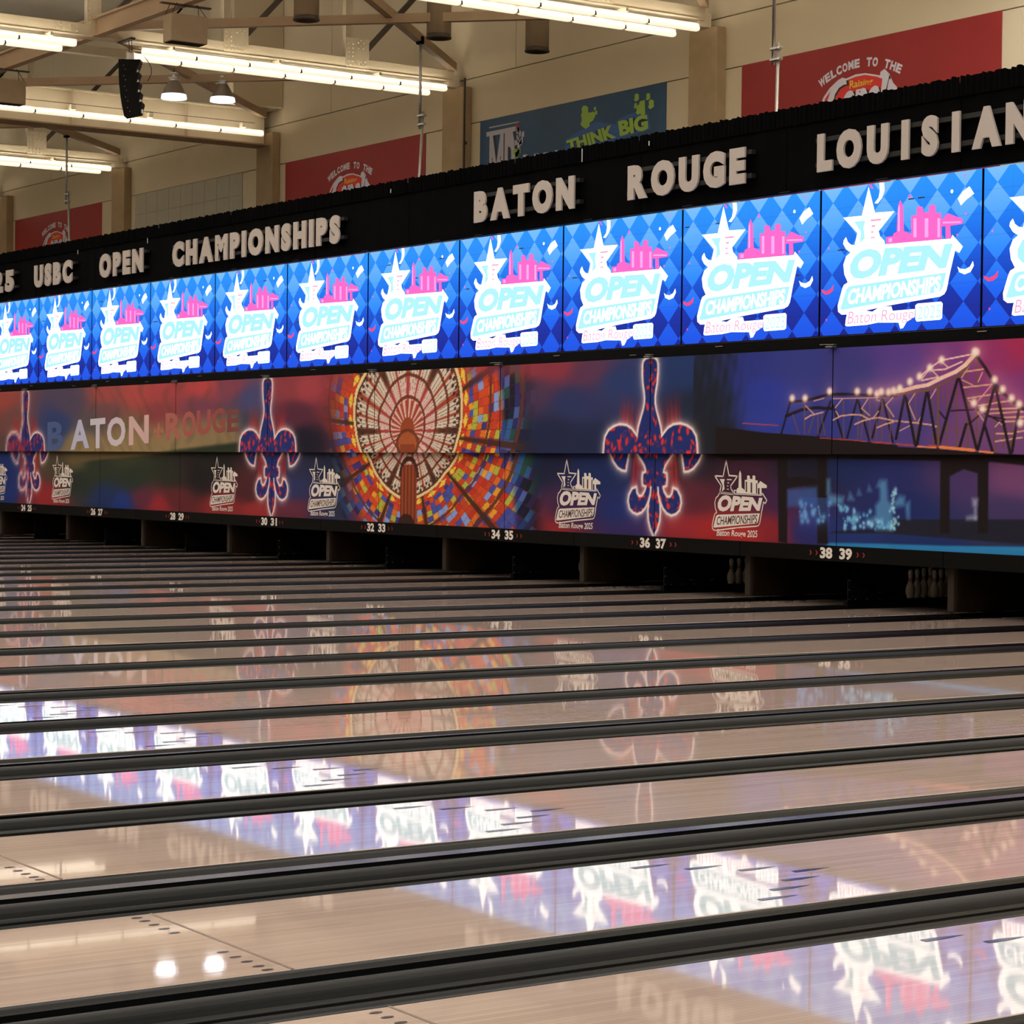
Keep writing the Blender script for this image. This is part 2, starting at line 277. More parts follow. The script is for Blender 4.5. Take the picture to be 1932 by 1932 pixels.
BR_ST=[('l',2,[(0.01,2.443),(0.39,2.441),(0.8,2.441),(1.04,2.453)]),('d',6,[(-0.74,2.416),(-0.44,2.431),(-0.11,2.486),(0.11,2.494),(0.43,2.483),(0.8,2.457),(1.06,2.456)]),('d',7,[(-0.81,2.249),(-0.54,2.319),(-0.3,2.34),(-0.03,2.328)]),('d',4,[(-0.74,2.42),(-0.9,2.035)]),('d',4,[(-0.03,2.416),(-0.24,2.008)]),('d',4,[(0.01,2.367),(0.19,1.974)]),('d',4,[(0.42,2.424),(0.26,1.982)]),('d',4,[(0.44,2.408),(0.63,1.957)]),('d',4,[(0.84,2.425),(0.68,1.981)]),('d',4,[(0.86,2.401),(1.02,1.933)]),('b',2,[(-0.49,2.4),(-0.48,2.033)]),('b',2,[(-0.7,2.264),(-0.58,2.034)]),('b',2,[(-0.32,2.243),(-0.41,2.041)]),('b',2,[(-0.25,2.258),(-0.24,2.024)]),('b',2,[(-0.19,2.258),(-0.12,2.016)]),('b',2,[(0.19,2.428),(0.2,1.974)]),('b',2,[(0.63,2.421),(0.65,1.973)]),('b',2,[(0.44,2.211),(0.44,1.966)]),('b',2,[(0.83,2.402),(0.84,1.933)]),('b',2,[(0.74,2.419),(0.75,1.949)]),('b',2,[(0.97,2.322),(0.98,1.933)]),('b',2,[(0.55,2.328),(0.49,1.981)]),('l',3,[(-0.47,2.212),(-0.37,2.252),(-0.16,2.286)]),('l',3,[(0.01,2.191),(0.15,2.238),(0.32,2.252),(0.49,2.246),(0.63,2.193)]),('l',3,[(0.39,2.14),(0.52,2.178),(0.69,2.208),(0.8,2.211),(1.03,2.174)]),('l',3,[(0.76,2.098),(0.89,2.136),(1.03,2.162)]),('l',2,[(0.17,2.437),(0.05,2.335)]),('l',2,[(0.6,2.429),(0.5,2.321),(0.63,2.24)]),('l',2,[(-0.47,2.367),(-0.32,2.267)]),('l',2,[(0.79,2.402),(0.74,2.419)]),('l',2,[(1.01,2.438),(0.9,2.354),(1.03,2.22)]),('l',2,[(0.69,2.208),(0.78,2.285)]),('l',2,[(0.06,2.295),(0.12,2.23)]),('l',2,[(-0.32,2.421),(-0.15,2.45)]),('r',2,[(-1.62,2.169),(-1.22,2.149),(-0.96,2.139)]),('r',2,[(-0.2,1.984),(0.15,1.966),(0.41,1.954),(0.59,1.938)]),('r',3,[(0.68,1.933),(0.99,1.917)]),('b',3,[(1.87,2.552),(1.87,1.865)]),('b',3,[(2.01,2.506),(2.03,1.865)]),('b',3,[(2.46,2.41),(2.46,2.181)]),('b',3,[(2.59,2.394),(2.6,1.822)]),('b',3,[(2.7,2.363),(2.71,1.865)]),('b',3,[(2.82,2.347),(2.83,1.823)]),('b',3,[(2.17,2.726),(2.19,1.865)]),('b',3,[(2.3,2.845),(2.32,1.858)]),('b',2,[(1.75,2.056),(2.18,2.09)]),('b',2,[(1.37,2.474),(1.39,1.924)]),('b',2,[(1.65,2.41),(1.66,1.924)]),('b',2,[(1.79,2.51),(1.81,2.378)]),('b',2,[(1.95,2.55),(1.95,2.332)]),('d',3,[(1.93,2.274),(2.27,2.284)]),('d',3,[(1.74,2.276),(1.86,2.172)]),('d',3,[(2.2,2.126),(2.36,2.225)]),('d',3,[(2.33,2.283),(2.73,2.121)]),('d',3,[(2.47,2.209),(2.73,2.178)]),('l',3,[(2.07,2.693),(2.41,2.72)]),('l',3,[(2.09,2.526),(2.53,2.552)]),('l',3,[(2.18,2.408),(2.64,2.453)]),('l',3,[(2.34,2.326),(2.78,2.369)]),('l',3,[(2.37,2.282),(2.91,2.289)]),('l',3,[(2.51,2.237),(3.0,2.253)]),('l',3,[(2.71,2.192),(3.0,2.196)]),('l',3,[(2.73,2.15),(3.0,2.154)]),('l',3,[(2.6,1.937),(2.98,1.978)]),('l',3,[(2.88,2.035),(3.01,2.048)]),('l',3,[(2.61,2.022),(2.86,2.021)]),('l',2,[(2.24,2.818),(2.08,2.635)]),('l',2,[(2.39,2.684),(2.33,2.585)]),('l',2,[(2.08,2.613),(2.25,2.551)]),('l',2,[(2.52,2.538),(2.34,2.383)]),('l',2,[(2.19,2.386),(2.29,2.341)]),('l',2,[(2.33,2.254),(2.43,2.152)]),('l',2,[(1.36,2.474),(1.26,2.365),(1.37,2.184)]),('l',2,[(1.69,2.519),(1.59,2.396)]),('l',2,[(1.46,2.213),(1.41,2.147)]),('l',2,[(1.13,2.06),(1.29,2.118)]),('l',2,[(2.59,2.094),(2.65,2.143),(2.69,2.114)]),('l',3,[(1.06,2.173),(1.38,2.147),(1.63,2.123),(1.72,2.1)]),('d',5,[(2.02,2.622),(1.74,1.865)]),('d',5,[(2.05,2.621),(2.32,1.858)]),('d',5,[(1.55,2.508),(1.4,1.895)]),('d',5,[(1.56,2.5),(1.71,1.909)]),('d',5,[(1.2,2.462),(1.07,1.97)]),('d',5,[(1.22,2.432),(1.38,1.895)]),('d',5,[(1.52,2.39),(1.41,1.909)]),('d',5,[(2.57,2.522),(2.34,1.851)]),('d',5,[(2.59,2.508),(2.82,1.794)]),('d',5,[(2.93,2.282),(2.84,1.823)]),('d',5,[(2.43,2.124),(2.56,1.822)]),('d',5,[(2.16,2.126),(2.06,1.858)]),('b',5,[(1.72,2.555),(1.74,1.88)]),('b',6,[(1.06,2.469),(1.19,2.484),(1.56,2.511),(1.72,2.552),(2.05,2.661),(2.28,2.86)]),('k',8,[(1.05,2.503),(1.18,2.515),(1.37,2.548),(1.56,2.567),(1.78,2.642),(1.99,2.703),(2.13,2.771),(2.26,2.872)]),('k',3,[(1.41,2.644),(1.58,2.751),(1.76,2.833),(2.26,2.89)]),('k',3,[(1.64,2.727),(1.83,2.736),(2.08,2.809)]),('k',3,[(1.47,2.62),(1.72,2.651)]),('k',2,[(1.6,2.743),(1.72,2.658)]),('k',2,[(1.76,2.826),(1.88,2.749)]),('k',2,[(1.59,2.743),(1.47,2.642)]),('d',6,[(2.31,2.859),(2.43,2.733),(2.58,2.551),(2.72,2.441),(2.83,2.368),(3.03,2.259)]),('r',3,[(1.08,1.91),(1.35,1.895)]),('r',3,[(1.6,1.895),(1.7,1.891)]),('o',3,[(1.42,1.883),(1.7,1.871)]),('o',6,[(1.77,1.876),(2.28,1.842)]),('o',4,[(2.37,1.829),(2.56,1.815)])]
BR_PG=[('d',[(-2.15,2.136),(-1.23,2.054),(-0.36,2.009),(0.69,1.933),(1.1,1.898),(1.1,1.731),(-2.14,1.717)]),('d',[(1.07,1.88),(1.7,1.858),(2.32,1.822),(3.17,1.788),(3.17,1.753),(1.07,1.745)])]
BR_LAMP=[(-0.71,2.46),(-0.48,2.456),(-0.05,2.529),(0.42,2.519),(0.63,2.515),(0.75,2.485),(0.82,2.507),(0.94,2.501),(1.02,2.515),(2.3,2.906),(2.27,2.914),(1.77,2.84),(1.59,2.758),(1.43,2.666),(1.28,2.61),(1.12,2.539),(2.57,2.601),(2.69,2.495),(2.82,2.397),(2.93,2.331),(2.27,2.356),(2.4,2.289),(2.95,2.133)]
BR_LOW=[('d',[(-2.6,1.84),(3.27,1.845),(3.27,1.653),(2.93,1.682),(2.41,1.721),(-0.19,1.742),(-2.02,1.713)]),('d',[(-1.07,1.788),(-0.89,1.789),(-0.87,0.717),(-1.03,0.73)]),('d',[(-0.36,1.79),(-0.19,1.79),(-0.15,0.742),(-0.33,0.736)]),('d',[(-0.91,1.508),(-0.6,1.528),(-0.32,1.497),(-0.32,1.384),(-0.59,1.415),(-0.91,1.367)]),('h',[(0.83,0.943),(0.98,1.055),(3.28,1.115),(3.29,0.831),(0.86,0.894),(-0.12,0.864),(-0.02,0.892)]),('d',[(1.68,1.755),(2.41,1.758),(2.41,1.671),(2.42,0.942),(2.27,0.937),(2.25,1.59),(2.04,1.636),(1.83,1.554),(1.84,0.924),(1.69,0.919)]),('w',[(-0.12,0.752),(0.63,0.769),(1.79,0.785),(3.29,0.823),(3.3,0.646),(-0.22,0.699)]),('c',[(0.72,1.5),(0.83,1.502),(0.86,1.277),(0.93,1.212),(0.94,0.929),(0.67,0.922),(0.65,1.206),(0.72,1.274)]),('c',[(0.95,1.246),(1.04,1.33),(1.13,1.315),(1.13,1.233),(1.21,1.267),(1.21,1.07),(1.17,1.068),(1.14,1.216),(0.98,1.196)]),('e',[(-0.88,1.367),(-0.35,1.41),(-0.34,1.185),(-0.88,1.157)]),('c',[(-0.17,1.327),(0.12,1.297),(0.1,1.212),(-0.16,1.198)]),('c',[(-0.18,1.498),(-0.13,1.499),(-0.12,1.345),(-0.18,1.343)]),('c',[(0.35,1.327),(0.37,1.386),(0.41,1.328)]),('c',[(0.52,1.372),(0.54,1.431),(0.58,1.373)]),('c',[(0.67,1.424),(0.7,1.475),(0.73,1.425)]),('c',[(0.19,1.264),(0.22,1.35),(0.29,1.266)]),('c',[(0.5,1.034),(0.64,1.08),(0.65,0.971),(0.5,0.967)]),('c',[(0.28,1.096),(0.38,1.116),(0.38,1.014),(0.29,1.012)]),('p',[(2.18,1.31),(2.26,1.311),(2.25,1.24),(2.24,1.223),(2.24,1.096),(2.22,1.095),(2.21,1.223),(2.19,1.238)]),('p',[(2.1,1.108),(2.18,1.123),(2.24,1.109),(2.24,1.088),(2.1,1.084)])]
SCR={'star': [(0.311,0.9793),(0.3538,0.8023),(0.4758,0.7957),(0.3785,0.6765),(0.3875,0.6425),(0.4165,0.6063),(0.4197,0.5791),(0.2324,0.5906),(0.2264,0.6004),(0.2428,0.6803),(0.15,0.7948),(0.2703,0.7919)],'starin': [(0.2212,0.7586),(0.294,0.7587),(0.2831,0.7118),(0.2928,0.6383),(0.2584,0.609),(0.266,0.6836)],'st1': [(0.3257,0.7596),(0.3944,0.7583),(0.3917,0.7455),(0.3259,0.7476)],'st2': [(0.3331,0.7209),(0.3607,0.7193),(0.3551,0.708),(0.3333,0.7076)],'st3': [(0.3297,0.6822),(0.3469,0.6802),(0.3471,0.6699),(0.3298,0.6708)],'st4': [(0.3274,0.6434),(0.3561,0.6419),(0.3534,0.6326),(0.3275,0.6344)],'back': [(0.2265,0.5986),(0.4196,0.5851),(0.8199,0.5772),(0.8275,0.6005),(0.8893,0.5188),(0.8688,0.4808),(0.8449,0.4995),(0.8177,0.365),(0.7981,0.2511),(0.7851,0.2261),(0.7613,0.2125),(0.4763,0.1824),(0.1832,0.1394),(0.1476,0.1407),(0.1247,0.162),(0.1217,0.205),(0.151,0.3188),(0.1596,0.3394),(0.1859,0.3553),(0.1627,0.4093),(0.1546,0.4771),(0.1716,0.5303),(0.2007,0.5546)],'horn': [(0.1697,0.6614),(0.182,0.6266),(0.2029,0.606),(0.2352,0.5976),(0.2037,0.5525),(0.1709,0.5791),(0.1514,0.6178),(0.1552,0.6418)],'box': [(0.1382,0.1763),(0.1749,0.3045),(0.1864,0.3218),(0.2069,0.3291),(0.7965,0.3641),(0.7765,0.2704),(0.7661,0.251),(0.7501,0.2424),(0.159,0.1716)],'scr1': [(0.1724,0.067),(0.1776,0.1154),(0.1887,0.1633),(0.2355,0.172),(0.3461,0.1456),(0.3915,0.1722),(0.4651,0.1725),(0.474,0.1421),(0.6103,0.1437),(0.6083,0.0909),(0.5617,0.0647),(0.5401,0.0248),(0.5234,0.0211),(0.5116,0.0622),(0.3815,0.071),(0.3127,0.0606),(0.1843,0.0589)],'scr2': [(0.6127,0.1671),(0.6262,0.1778),(0.7671,0.1795),(0.7764,0.166),(0.774,0.0734),(0.7634,0.0637),(0.6224,0.0617),(0.6139,0.0788)],'sky': [(0.5112,0.8651),(0.5285,0.8244),(0.5365,0.6579),(0.5588,0.6493),(0.5812,0.629),(0.5794,0.7529),(0.6124,0.7546),(0.6117,0.8017),(0.628,0.8083),(0.65,0.7996),(0.6532,0.767),(0.6859,0.7628),(0.688,0.8034),(0.7042,0.81),(0.7259,0.7984),(0.7266,0.7518),(0.7588,0.7506),(0.7622,0.7009),(0.7963,0.7429),(0.8867,0.6941),(0.8872,0.6625),(0.8134,0.6599),(0.8199,0.5812),(0.788,0.5808),(0.7868,0.6602),(0.7644,0.6612),(0.7656,0.5799),(0.4281,0.5859),(0.4274,0.6319),(0.4697,0.633),(0.4723,0.6506),(0.4918,0.6572),(0.4977,0.8284)],'w1': [(0.8559,0.8273),(0.8842,0.8694),(0.923,0.8954),(0.9497,0.846),(0.9059,0.8148),(0.875,0.7817)],'w2': [(0.8596,0.3955),(0.8756,0.3795),(0.9071,0.3736),(0.933,0.3883),(0.9491,0.4209),(0.9547,0.3918),(0.9361,0.3536),(0.9023,0.3414),(0.8706,0.3587)],'r1': [(0.01,0.3236),(0.0436,0.3053),(0.0734,0.3194),(0.094,0.3483),(0.0886,0.3089),(0.0679,0.2879),(0.0378,0.2842),(0.0146,0.3047)],'w3': [(0.3795,0.9965),(0.408,0.9924),(0.4116,0.9412),(0.3981,0.8953),(0.3701,0.8601),(0.35,0.8658),(0.3753,0.8984),(0.3831,0.9451)],'m1': [(0.3107,0.9974),(0.3281,0.9889),(0.3428,0.9628),(0.3296,0.9646)],'Q_open': [(0.1769,0.3683),(0.7934,0.3933),(0.832,0.5452),(0.221,0.5676)],'Q_ch': [(0.1822,0.2052),(0.7581,0.2447),(0.7673,0.3477),(0.1955,0.3058)],'Q_br': [(0.187,0.0751),(0.6029,0.0825),(0.6074,0.1498),(0.1976,0.1566)],'Q_25': [(0.6266,0.0749),(0.7659,0.0809),(0.77,0.1607),(0.6309,0.1568)],'dots': [(0.5692,0.8808),(0.8209,0.8782),(0.8958,0.968),(0.902,0.7254),(0.8566,0.5972),(0.0574,0.5975),(0.0476,0.1122)],'lt0': [(0.5934,0.7335),(0.6127,0.7329),(0.6145,0.6105),(0.5952,0.6098)],'lt1': [(0.662,0.725),(0.6837,0.724),(0.6855,0.6024),(0.6638,0.6019)],'lt2': [(0.7379,0.7155),(0.754,0.7152),(0.7557,0.5943),(0.7396,0.5933)],'lt3': [(0.498,0.8106),(0.5088,0.8388),(0.5113,0.6608),(0.5002,0.661)],'lt4': [(0.4417,0.6214),(0.4643,0.6218),(0.4646,0.595),(0.4421,0.5957)],'lt5': [(0.7704,0.6912),(0.8764,0.681),(0.8766,0.6695),(0.7705,0.6796)]}
BAN={'rr': [(-12.74,9.05),(-6.24,9.06)],'bl': [(-21.51,9.05),(-15.0,9.06)],'r2': [(-30.27,9.05),(-23.74,9.04)],'r1': [(-47.74,9.04),(-41.26,9.04)],'oval': [(-10.58,8.02),(-10.48,8.19),(-10.32,8.33),(-10.11,8.44),(-10.0,8.47),(-9.9,8.44),(-9.66,8.48),(-9.42,8.47),(-9.12,8.4),(-9.05,8.38),(-9.04,8.44),(-8.94,8.48),(-8.82,8.38),(-8.72,8.21),(-8.63,8.13),(-8.62,8.05)],'ovalin': [(-10.52,8.01),(-10.42,8.17),(-10.25,8.31),(-10.06,8.4),(-9.87,8.41),(-9.66,8.44),(-9.42,8.44),(-9.12,8.37),(-9.0,8.32),(-8.93,8.36),(-8.82,8.23),(-8.75,8.15)],'C': [(-10.41,8.05),(-10.3,8.26),(-10.18,8.38),(-10.04,8.44),(-9.9,8.42),(-9.88,8.34),(-9.96,8.34),(-10.08,8.3),(-10.18,8.2),(-10.23,8.03)],'Q_rais': [(-9.81,8.25),(-9.23,8.27),(-9.21,8.36),(-9.8,8.39)],'Q_ane': [(-9.97,8.03),(-9.02,8.05),(-9.0,8.23),(-9.92,8.22)],'arcW': [(-10.52,8.46),(-9.32,8.65),(-9.16,8.63),(-8.59,8.44)],'ap': [(-8.98,8.37),(-8.89,8.41),(-8.82,8.35),(-8.88,8.16),(-8.93,8.07),(-9.02,8.07)],'dogish': [(-8.82,8.3),(-8.74,8.18),(-8.64,8.12),(-8.63,8.05),(-8.79,8.06),(-8.88,8.07)],'Q_tb1': [(-18.23,8.06),(-16.58,8.16),(-16.72,8.43),(-18.29,8.28)],'Q_tb2': [(-16.46,8.17),(-15.54,8.2),(-15.58,8.51),(-16.53,8.47)],'Q_mp': [(-21.13,8.06),(-20.16,8.06),(-20.17,8.77),(-21.13,8.79)],'mline': [(-21.15,8.89),(-20.02,8.88),(-20.02,8.86),(-21.14,8.86)],'halo': [(-18.34,8.07),(-18.29,8.32),(-17.3,8.56),(-16.6,8.42),(-16.53,8.52),(-15.99,8.59),(-15.55,8.52),(-15.46,8.19),(-16.46,8.12),(-17.04,8.04)],'spl': [(-17.66,8.8),(-16.36,6.83),(-17.31,8.82),(-17.27,8.73),(-17.38,8.69),(-17.45,8.66),(-17.54,8.68),(-17.64,8.64),(-17.59,8.56),(-17.71,8.62)],'spl2': [(-15.93,8.87),(-15.56,8.84),(-15.46,8.68),(-15.96,8.71),(-15.79,8.79),(-15.69,8.77),(-15.76,8.69),(-15.85,8.62),(-15.72,8.58)],'stem2': [(-15.82,8.78),(-15.66,8.79),(-15.65,8.51),(-15.75,8.5),(-15.89,8.66)],'px': [(-20.1,8.8),(-20.02,8.73),(-19.86,8.59),(-19.99,8.61),(-20.05,8.54),(-19.91,8.46),(-20.01,8.38),(-20.05,8.69),(-20.11,8.45),(-19.95,8.42)],'gx': [(-20.16,8.26),(-20.08,8.19),(-20.01,8.25),(-20.1,8.16),(-20.04,8.23)],'dash': [(-19.83,8.11),(-19.42,8.09),(-19.08,8.08),(-18.67,8.08)]}
# ------------------------------------------------------------------ room shell
WALL_Y = 26.45
def struct(name, mb, m, parent=None):
    o = mb.build(name, m, parent)
    if not parent: o['kind'] = 'structure'
    return o
struct('floor', MB().box(-60, 74, -16, 26.6, -.32, -.20), floor_mat)
struct('approach_floor', MB().box(-40, 34, -9, -.02, -.19, -.004), mat('approach_maple', (.42,.30,.21), .25, noise=.12, scale=3))
struct('ceiling', MB().box(-70, 74, -16, 26.6, 14.5, 14.7), ceil_mat)
struct('wall_left', MB().box(-70.2, -70, -16, 26.6, -.3, 14.6), wall_mat)
struct('wall_right', MB().box(74, 74.2, -16, 26.6, -.3, 14.6), wall_mat)
struct('wall_front', MB().box(-70, 74, -16.2, -16, -.3, 14.6), wall_mat)
wb = struct('wall_back', MB().box(-70, 74, WALL_Y+.05, WALL_Y+.25, -.3, 14.6), joint_mat)
COLS_X = [-48.35-8.65, -48.35, -39.7, -31.0, -22.3, -13.64, -4.95, 3.7]
JX = [-57.0, -44.9, -36.6, -28.05, -20.2, -8.05, 3.7, 14]
WJ = .016
rows = ((0, 9.05), (9.05, 10.03), (10.03, 14.5))
for ri, (z0, z1) in enumerate(rows):
    cuts = sorted(set([-69.9]+[x for x in JX]+[22, 40, 58, 73.9])) if ri != 1 else [-69.9, -57, -39.7, -22.3, -4.95, 12, 40, 73.9]
    for a, b in zip(cuts, cuts[1:]):
        MB().bbox(a+WJ/2, b-WJ/2, WALL_Y, WALL_Y+.06, z0+WJ/2, z1-WJ/2, .008).build('wall_panel', wall_mat, wb)
for x in COLS_X:
    c = struct('column', MB().bbox(x-.42, x+.42, 26.22, WALL_Y, -.2, 9.84, .015), column_mat)
# short upper pier that carries the plate girder
struct('column', MB().bbox(-31.75, -30.45, 25.05, WALL_Y, 10.42, 14.5, .02), wall_mat)

# ------------------------------------------------------------------ lanes
P = 3.48; LW = 1.05; LEN = 18.35
def lane_x(L): return .378+P*(L-39)/2 if L % 2 else .378+1.84+P*(L-40)/2
ordn = {47:'nearest', 46:'second', 45:'third', 44:'fourth', 43:'fifth', 42:'sixth', 41:'seventh', 40:'eighth'}
def lane_label(L):
    if L == 47: return 'pale wooden bowling lane nearest the camera, cut off by the bottom edge of the photo'
    if L == 46: return 'pale wooden bowling lane second from the bottom, with white lamp reflections and small dark dots'
    if L >= 40: return 'pale wooden bowling lane %s from the bottom of the photo' % ordn[L]
    if L >= 24: return 'narrow far bowling lane that ends just %s the white number %s' % ('right of' if L % 2 else 'left of', nw(L))
    return 'far bowling lane at the left edge, %s beyond the number twenty-four' % {23:'first', 22:'second', 21:'third'}[L]
lane_me = MB().bbox(0, LW, 0, LEN, -.06, 0, .004).mesh('bowling_lane', lane_mat)
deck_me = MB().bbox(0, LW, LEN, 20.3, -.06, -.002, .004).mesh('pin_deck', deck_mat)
dot_mb = MB().add([(.012*math.cos(t), .022*math.sin(t), 0) for t in [2*PI*i/10 for i in range(10)]], [tuple(range(10))]); dot_me = dot_mb.mesh('guide_dot', mark_mat)
arr_me = MB().add([(-.016,-.09,0),(.016,-.09,0),(.016,.0,0),(0,.11,0),(-.016,0,0)], [(0,1,2,3,4)]).mesh('aiming_arrow', mark_mat)
line_me = MB().add([(0,-.006,0),(LW,-.006,0),(LW,.006,0),(0,.006,0)], [(0,1,2,3)]).mesh('lane_joint', line_mat)
for L in range(21, 48):
    o = tag(put('bowling_lane', lane_me, loc=(lane_x(L), 0, 0)), lane_label(L), 'bowling lane', 'bowling lanes')
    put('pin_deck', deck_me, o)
    if L >= 40:
        put('lane_joint', line_me, o, (0, 2.60, .0012))
        for dx in (.05,.115,.19,.27,.35,.71,.80,.88,.96,1.02): put('guide_dot', dot_me, o, (dx, 2.525, .0015))
        for k in range(7): put('aiming_arrow', arr_me, o, (.135+k*.13, 4.74+.17*(3-abs(k-3)), .0015))

def gutter_prof(w):
    return [(0,-.003), (.010,-.016)]+[(.012+(w-.024)*(1-math.cos(PI*i/12))/2, -.018-.072*math.sin(PI*i/12)) for i in range(1, 12)]+[(w-.010,-.016), (w,0)]
GW = .222
def divider(L):
    x0 = lane_x(L)+LW; gap = lane_x(L+1)-x0; pair = L % 2 == 1
    if L >= 40:
        a = ordn[L]+' and '+ordn.get(L+1, 'nearest') if L < 47 else ''
        lab = 'black gutters and capping between the %s lanes from the bottom' % a if L < 46 else 'black gutters and capping between the two lanes nearest the camera'
    elif L >= 24:
        lab = ('black gutters and ridge under the number pair %s and %s' if not pair else 'black gutters and ball return cover between the lanes of numbers %s and %s') % (nw(L), nw(L+1))
    else: lab = 'black gutters at the far left edge, %s past the number twenty-four' % {23:'first', 22:'second', 21:'third'}[L]
    r = tag(empty('lane_divider', (x0, 0, 0)), lab, 'lane gutter', 'gutters between the lanes')
    key = 'pair' if pair else 'split'
    if key not in DIV:
        g = MB().sweep_y(gutter_prof(GW), 0, 20.3).mesh('gutter', gutter_mat, True)
        h = .028; e = gap-GW; SH_ = [(e-.062+.078*math.sin(t*PI/24), h-.075*(1-math.cos(t*PI/24))) for t in range(13)]+[(e+.016,-.06)]
        if pair:
            hump = [(e-.155,-.05),(e-.155,h-.006),(e-.150,h)]+SH_
            cov = [(GW,-.05),(GW,.002),(GW+.006,.006),(e-.168,.006),(e-.162,.002),(e-.162,-.05)]
        else:
            hump = [(GW,-.05),(GW,h-.006),(GW+.005,h)]+SH_
            cov = None
        ridge = MB().sweep_y(hump, 0, 17.4, close=True); ridge.m[2] = 1; ridge.m[1] = 1; ridge.m[0] = 1
        DIV[key] = (g, e, ridge.mesh('capping', [cap_mat, cap_top], False), MB().sweep_y(cov, 0, 17.4, close=True).mesh('return_cover', cover_mat) if cov else None)
    g, e, cm, cv = DIV[key]
    put('gutter', g, r); put('gutter', g, r, (e, 0, 0)); put('capping', cm, r)
    if cv: put('return_cover', cv, r)
DIV = {}
for L in range(21, 47): divider(L)
divider_last = tag(empty('lane_divider', (lane_x(47)+LW, 0, 0)), 'black gutter in the bottom right corner, on the near side of the nearest lane', 'lane gutter', 'gutters between the lanes')
put('gutter', DIV['pair'][0], divider_last); put('return_cover', DIV['pair'][3], divider_last)

# ------------------------------------------------------------------ pit: kickbacks, guard plates, pins
tag(MB().box(-30, 18, 20.45, 20.55, -.2, 2.6).build('pit_curtain', pit_mat), kind='structure')
tag(MB().box(-30, 18, 17.45, 20.5, 1.2, 1.25).build('pit_ceiling', pit_mat), kind='structure')
kb_me = MB().bbox(-.05, .05, 17.46, 20.4, .05, 1.15, .006).mesh('kickback', kick_mat)
ke_me = MB().bbox(-.05, .05, 17.40, 17.455, .05, 1.15, .006).mesh('edge_strip', edge_mat)
kbb_me = MB().bbox(-.04, .04, 17.42, 20.4, -.04, .085, .006).mesh('pit_guard', black_metal)
gp = MB().add([(.05,17.40,.085),(.05,17.98,.085),(.05,17.40,.34),(.062,17.40,.085),(.062,17.98,.085),(.062,17.40,.34)], [(0,2,1),(3,4,5),(0,1,4,3),(1,2,5,4),(2,0,3,5)]).mesh('guard_plate', black_gloss)
sc_me = MB().lathe([(.007,0),(.007,.004),(0,.006)], 8).mesh('screw', screw_mat)
for n in range(22, 42, 2):
    xs = P*(n-38)/2+.1
    k = tag(put('pit_guard', kbb_me, loc=(xs, 0, 0)), 'low black triangular guard plate under the numbers %s and %s' % (nw(n), nw(n+1)) if n >= 24 else 'low black guard plate at the left edge beyond the number twenty-four', 'guard plate', 'guard plates at the pit')
    g = put('guard_plate', gp, k)
    if n >= 30:
        for y, z in ((17.42,.32),(17.42,.21),(17.42,.10),(17.52,.10),(17.70,.10),(17.90,.10)):
            s = put('screw', sc_me, g, (.062, y, z)); s.rotation_euler = (0, PI/2, 0)
for L in range(23, 42, 2):
    xm = lane_x(L)+LW+(lane_x(L+1)-lane_x(L)-LW)/2
    lab = 'brown wooden kickback with a pale front edge, midway between the numbers %s and %s' % (nw(L), nw(L+1)) if L <= 38 else ('brown wooden kickback right of the number thirty-nine' if L == 39 else 'brown wooden kickback at the far right edge')
    k = tag(put('kickback', kb_me, loc=(xm, 0, 0)), lab, 'kickback', 'pit kickbacks'); put('edge_strip', ke_me, k)

IN = .0254
pin_prof = [(r*IN, z*IN) for r, z in ((.98,0),(1.06,.12),(1.41,.75),(1.79,1.6),(1.98,2.25),(2.26,3.37),(2.383,4.5),(2.30,5.6),(2.08,6.6),(1.85,7.25),(1.47,8.1),(1.24,8.62),(1.03,9.3),(.93,9.9),(.91,10.3),(.96,10.9),(1.06,11.75),(1.20,12.6),(1.273,13.5),(1.2,14.1),(.98,14.6),(.6,14.92),(0,15.0))]
pin_me = MB().lathe(pin_prof, 14).mesh('bowling_pin', pin_mat, True)
def ring(z0, z1):
    pr = [(r, z) for r, z in pin_prof]
    def rad(z):
        for (a, b), (c, d) in zip(pr, pr[1:]):
            if b <= z <= d: return a+(c-a)*(z-b)/(d-b)
    return MB().lathe([(rad(z0)+.0008, z0), (rad((z0+z1)/2)+.0012, (z0+z1)/2), (rad(z1)+.0008, z1)], 14).mesh('neck_stripe', pin_red, True)
r1_me = ring(9.35*IN, 9.75*IN); r2_me = ring(10.25*IN, 10.65*IN)
pin_xy = [(0,0), (-.1524,.264), (.1524,.264), (-.3048,.528), (0,.528), (.3048,.528), (-.4572,.792), (-.1524,.792), (.1524,.792), (.4572,.792)]
def where(L):
    if L == 39: return 'at the far right edge of the photo'
    if L == 38: return 'right of the number thirty-nine'
    return 'under the number %s' % nw(L+1) if L % 2 else 'midway between numbers %s and %s' % (nw(L+1), nw(L+2))
SPOT = ['front pin of the rack','left in second row','right in second row','left in third row','middle of third row','right in third row','leftmost in back row','second from left in back row','second from right in back row','rightmost in back row']
rowname = {0: 'front', 1: 'second', 3: 'third', 6: 'fourth'}
for L in range(25, 41):
    n = (0,1,3,6) if L >= 34 else ((0,1) if L >= 30 else (0,))
    if L == 40: n = (0,)
    full = range(10) if 34 <= L <= 39 else n
    for i in full:
        px, py = pin_xy[i]
        lab = 'white pin, %s %s' % (SPOT[i], where(L)) if L < 40 else 'white pin beyond the right edge of the photo'
        p = tag(put('bowling_pin', pin_me, loc=(lane_x(L)+LW/2+px, 19.27+py, 0)), lab, 'bowling pin', 'bowling pins of the rack '+where(L))
        if L >= 30: put('neck_stripe', r1_me, p); put('neck_stripe', r2_me, p)

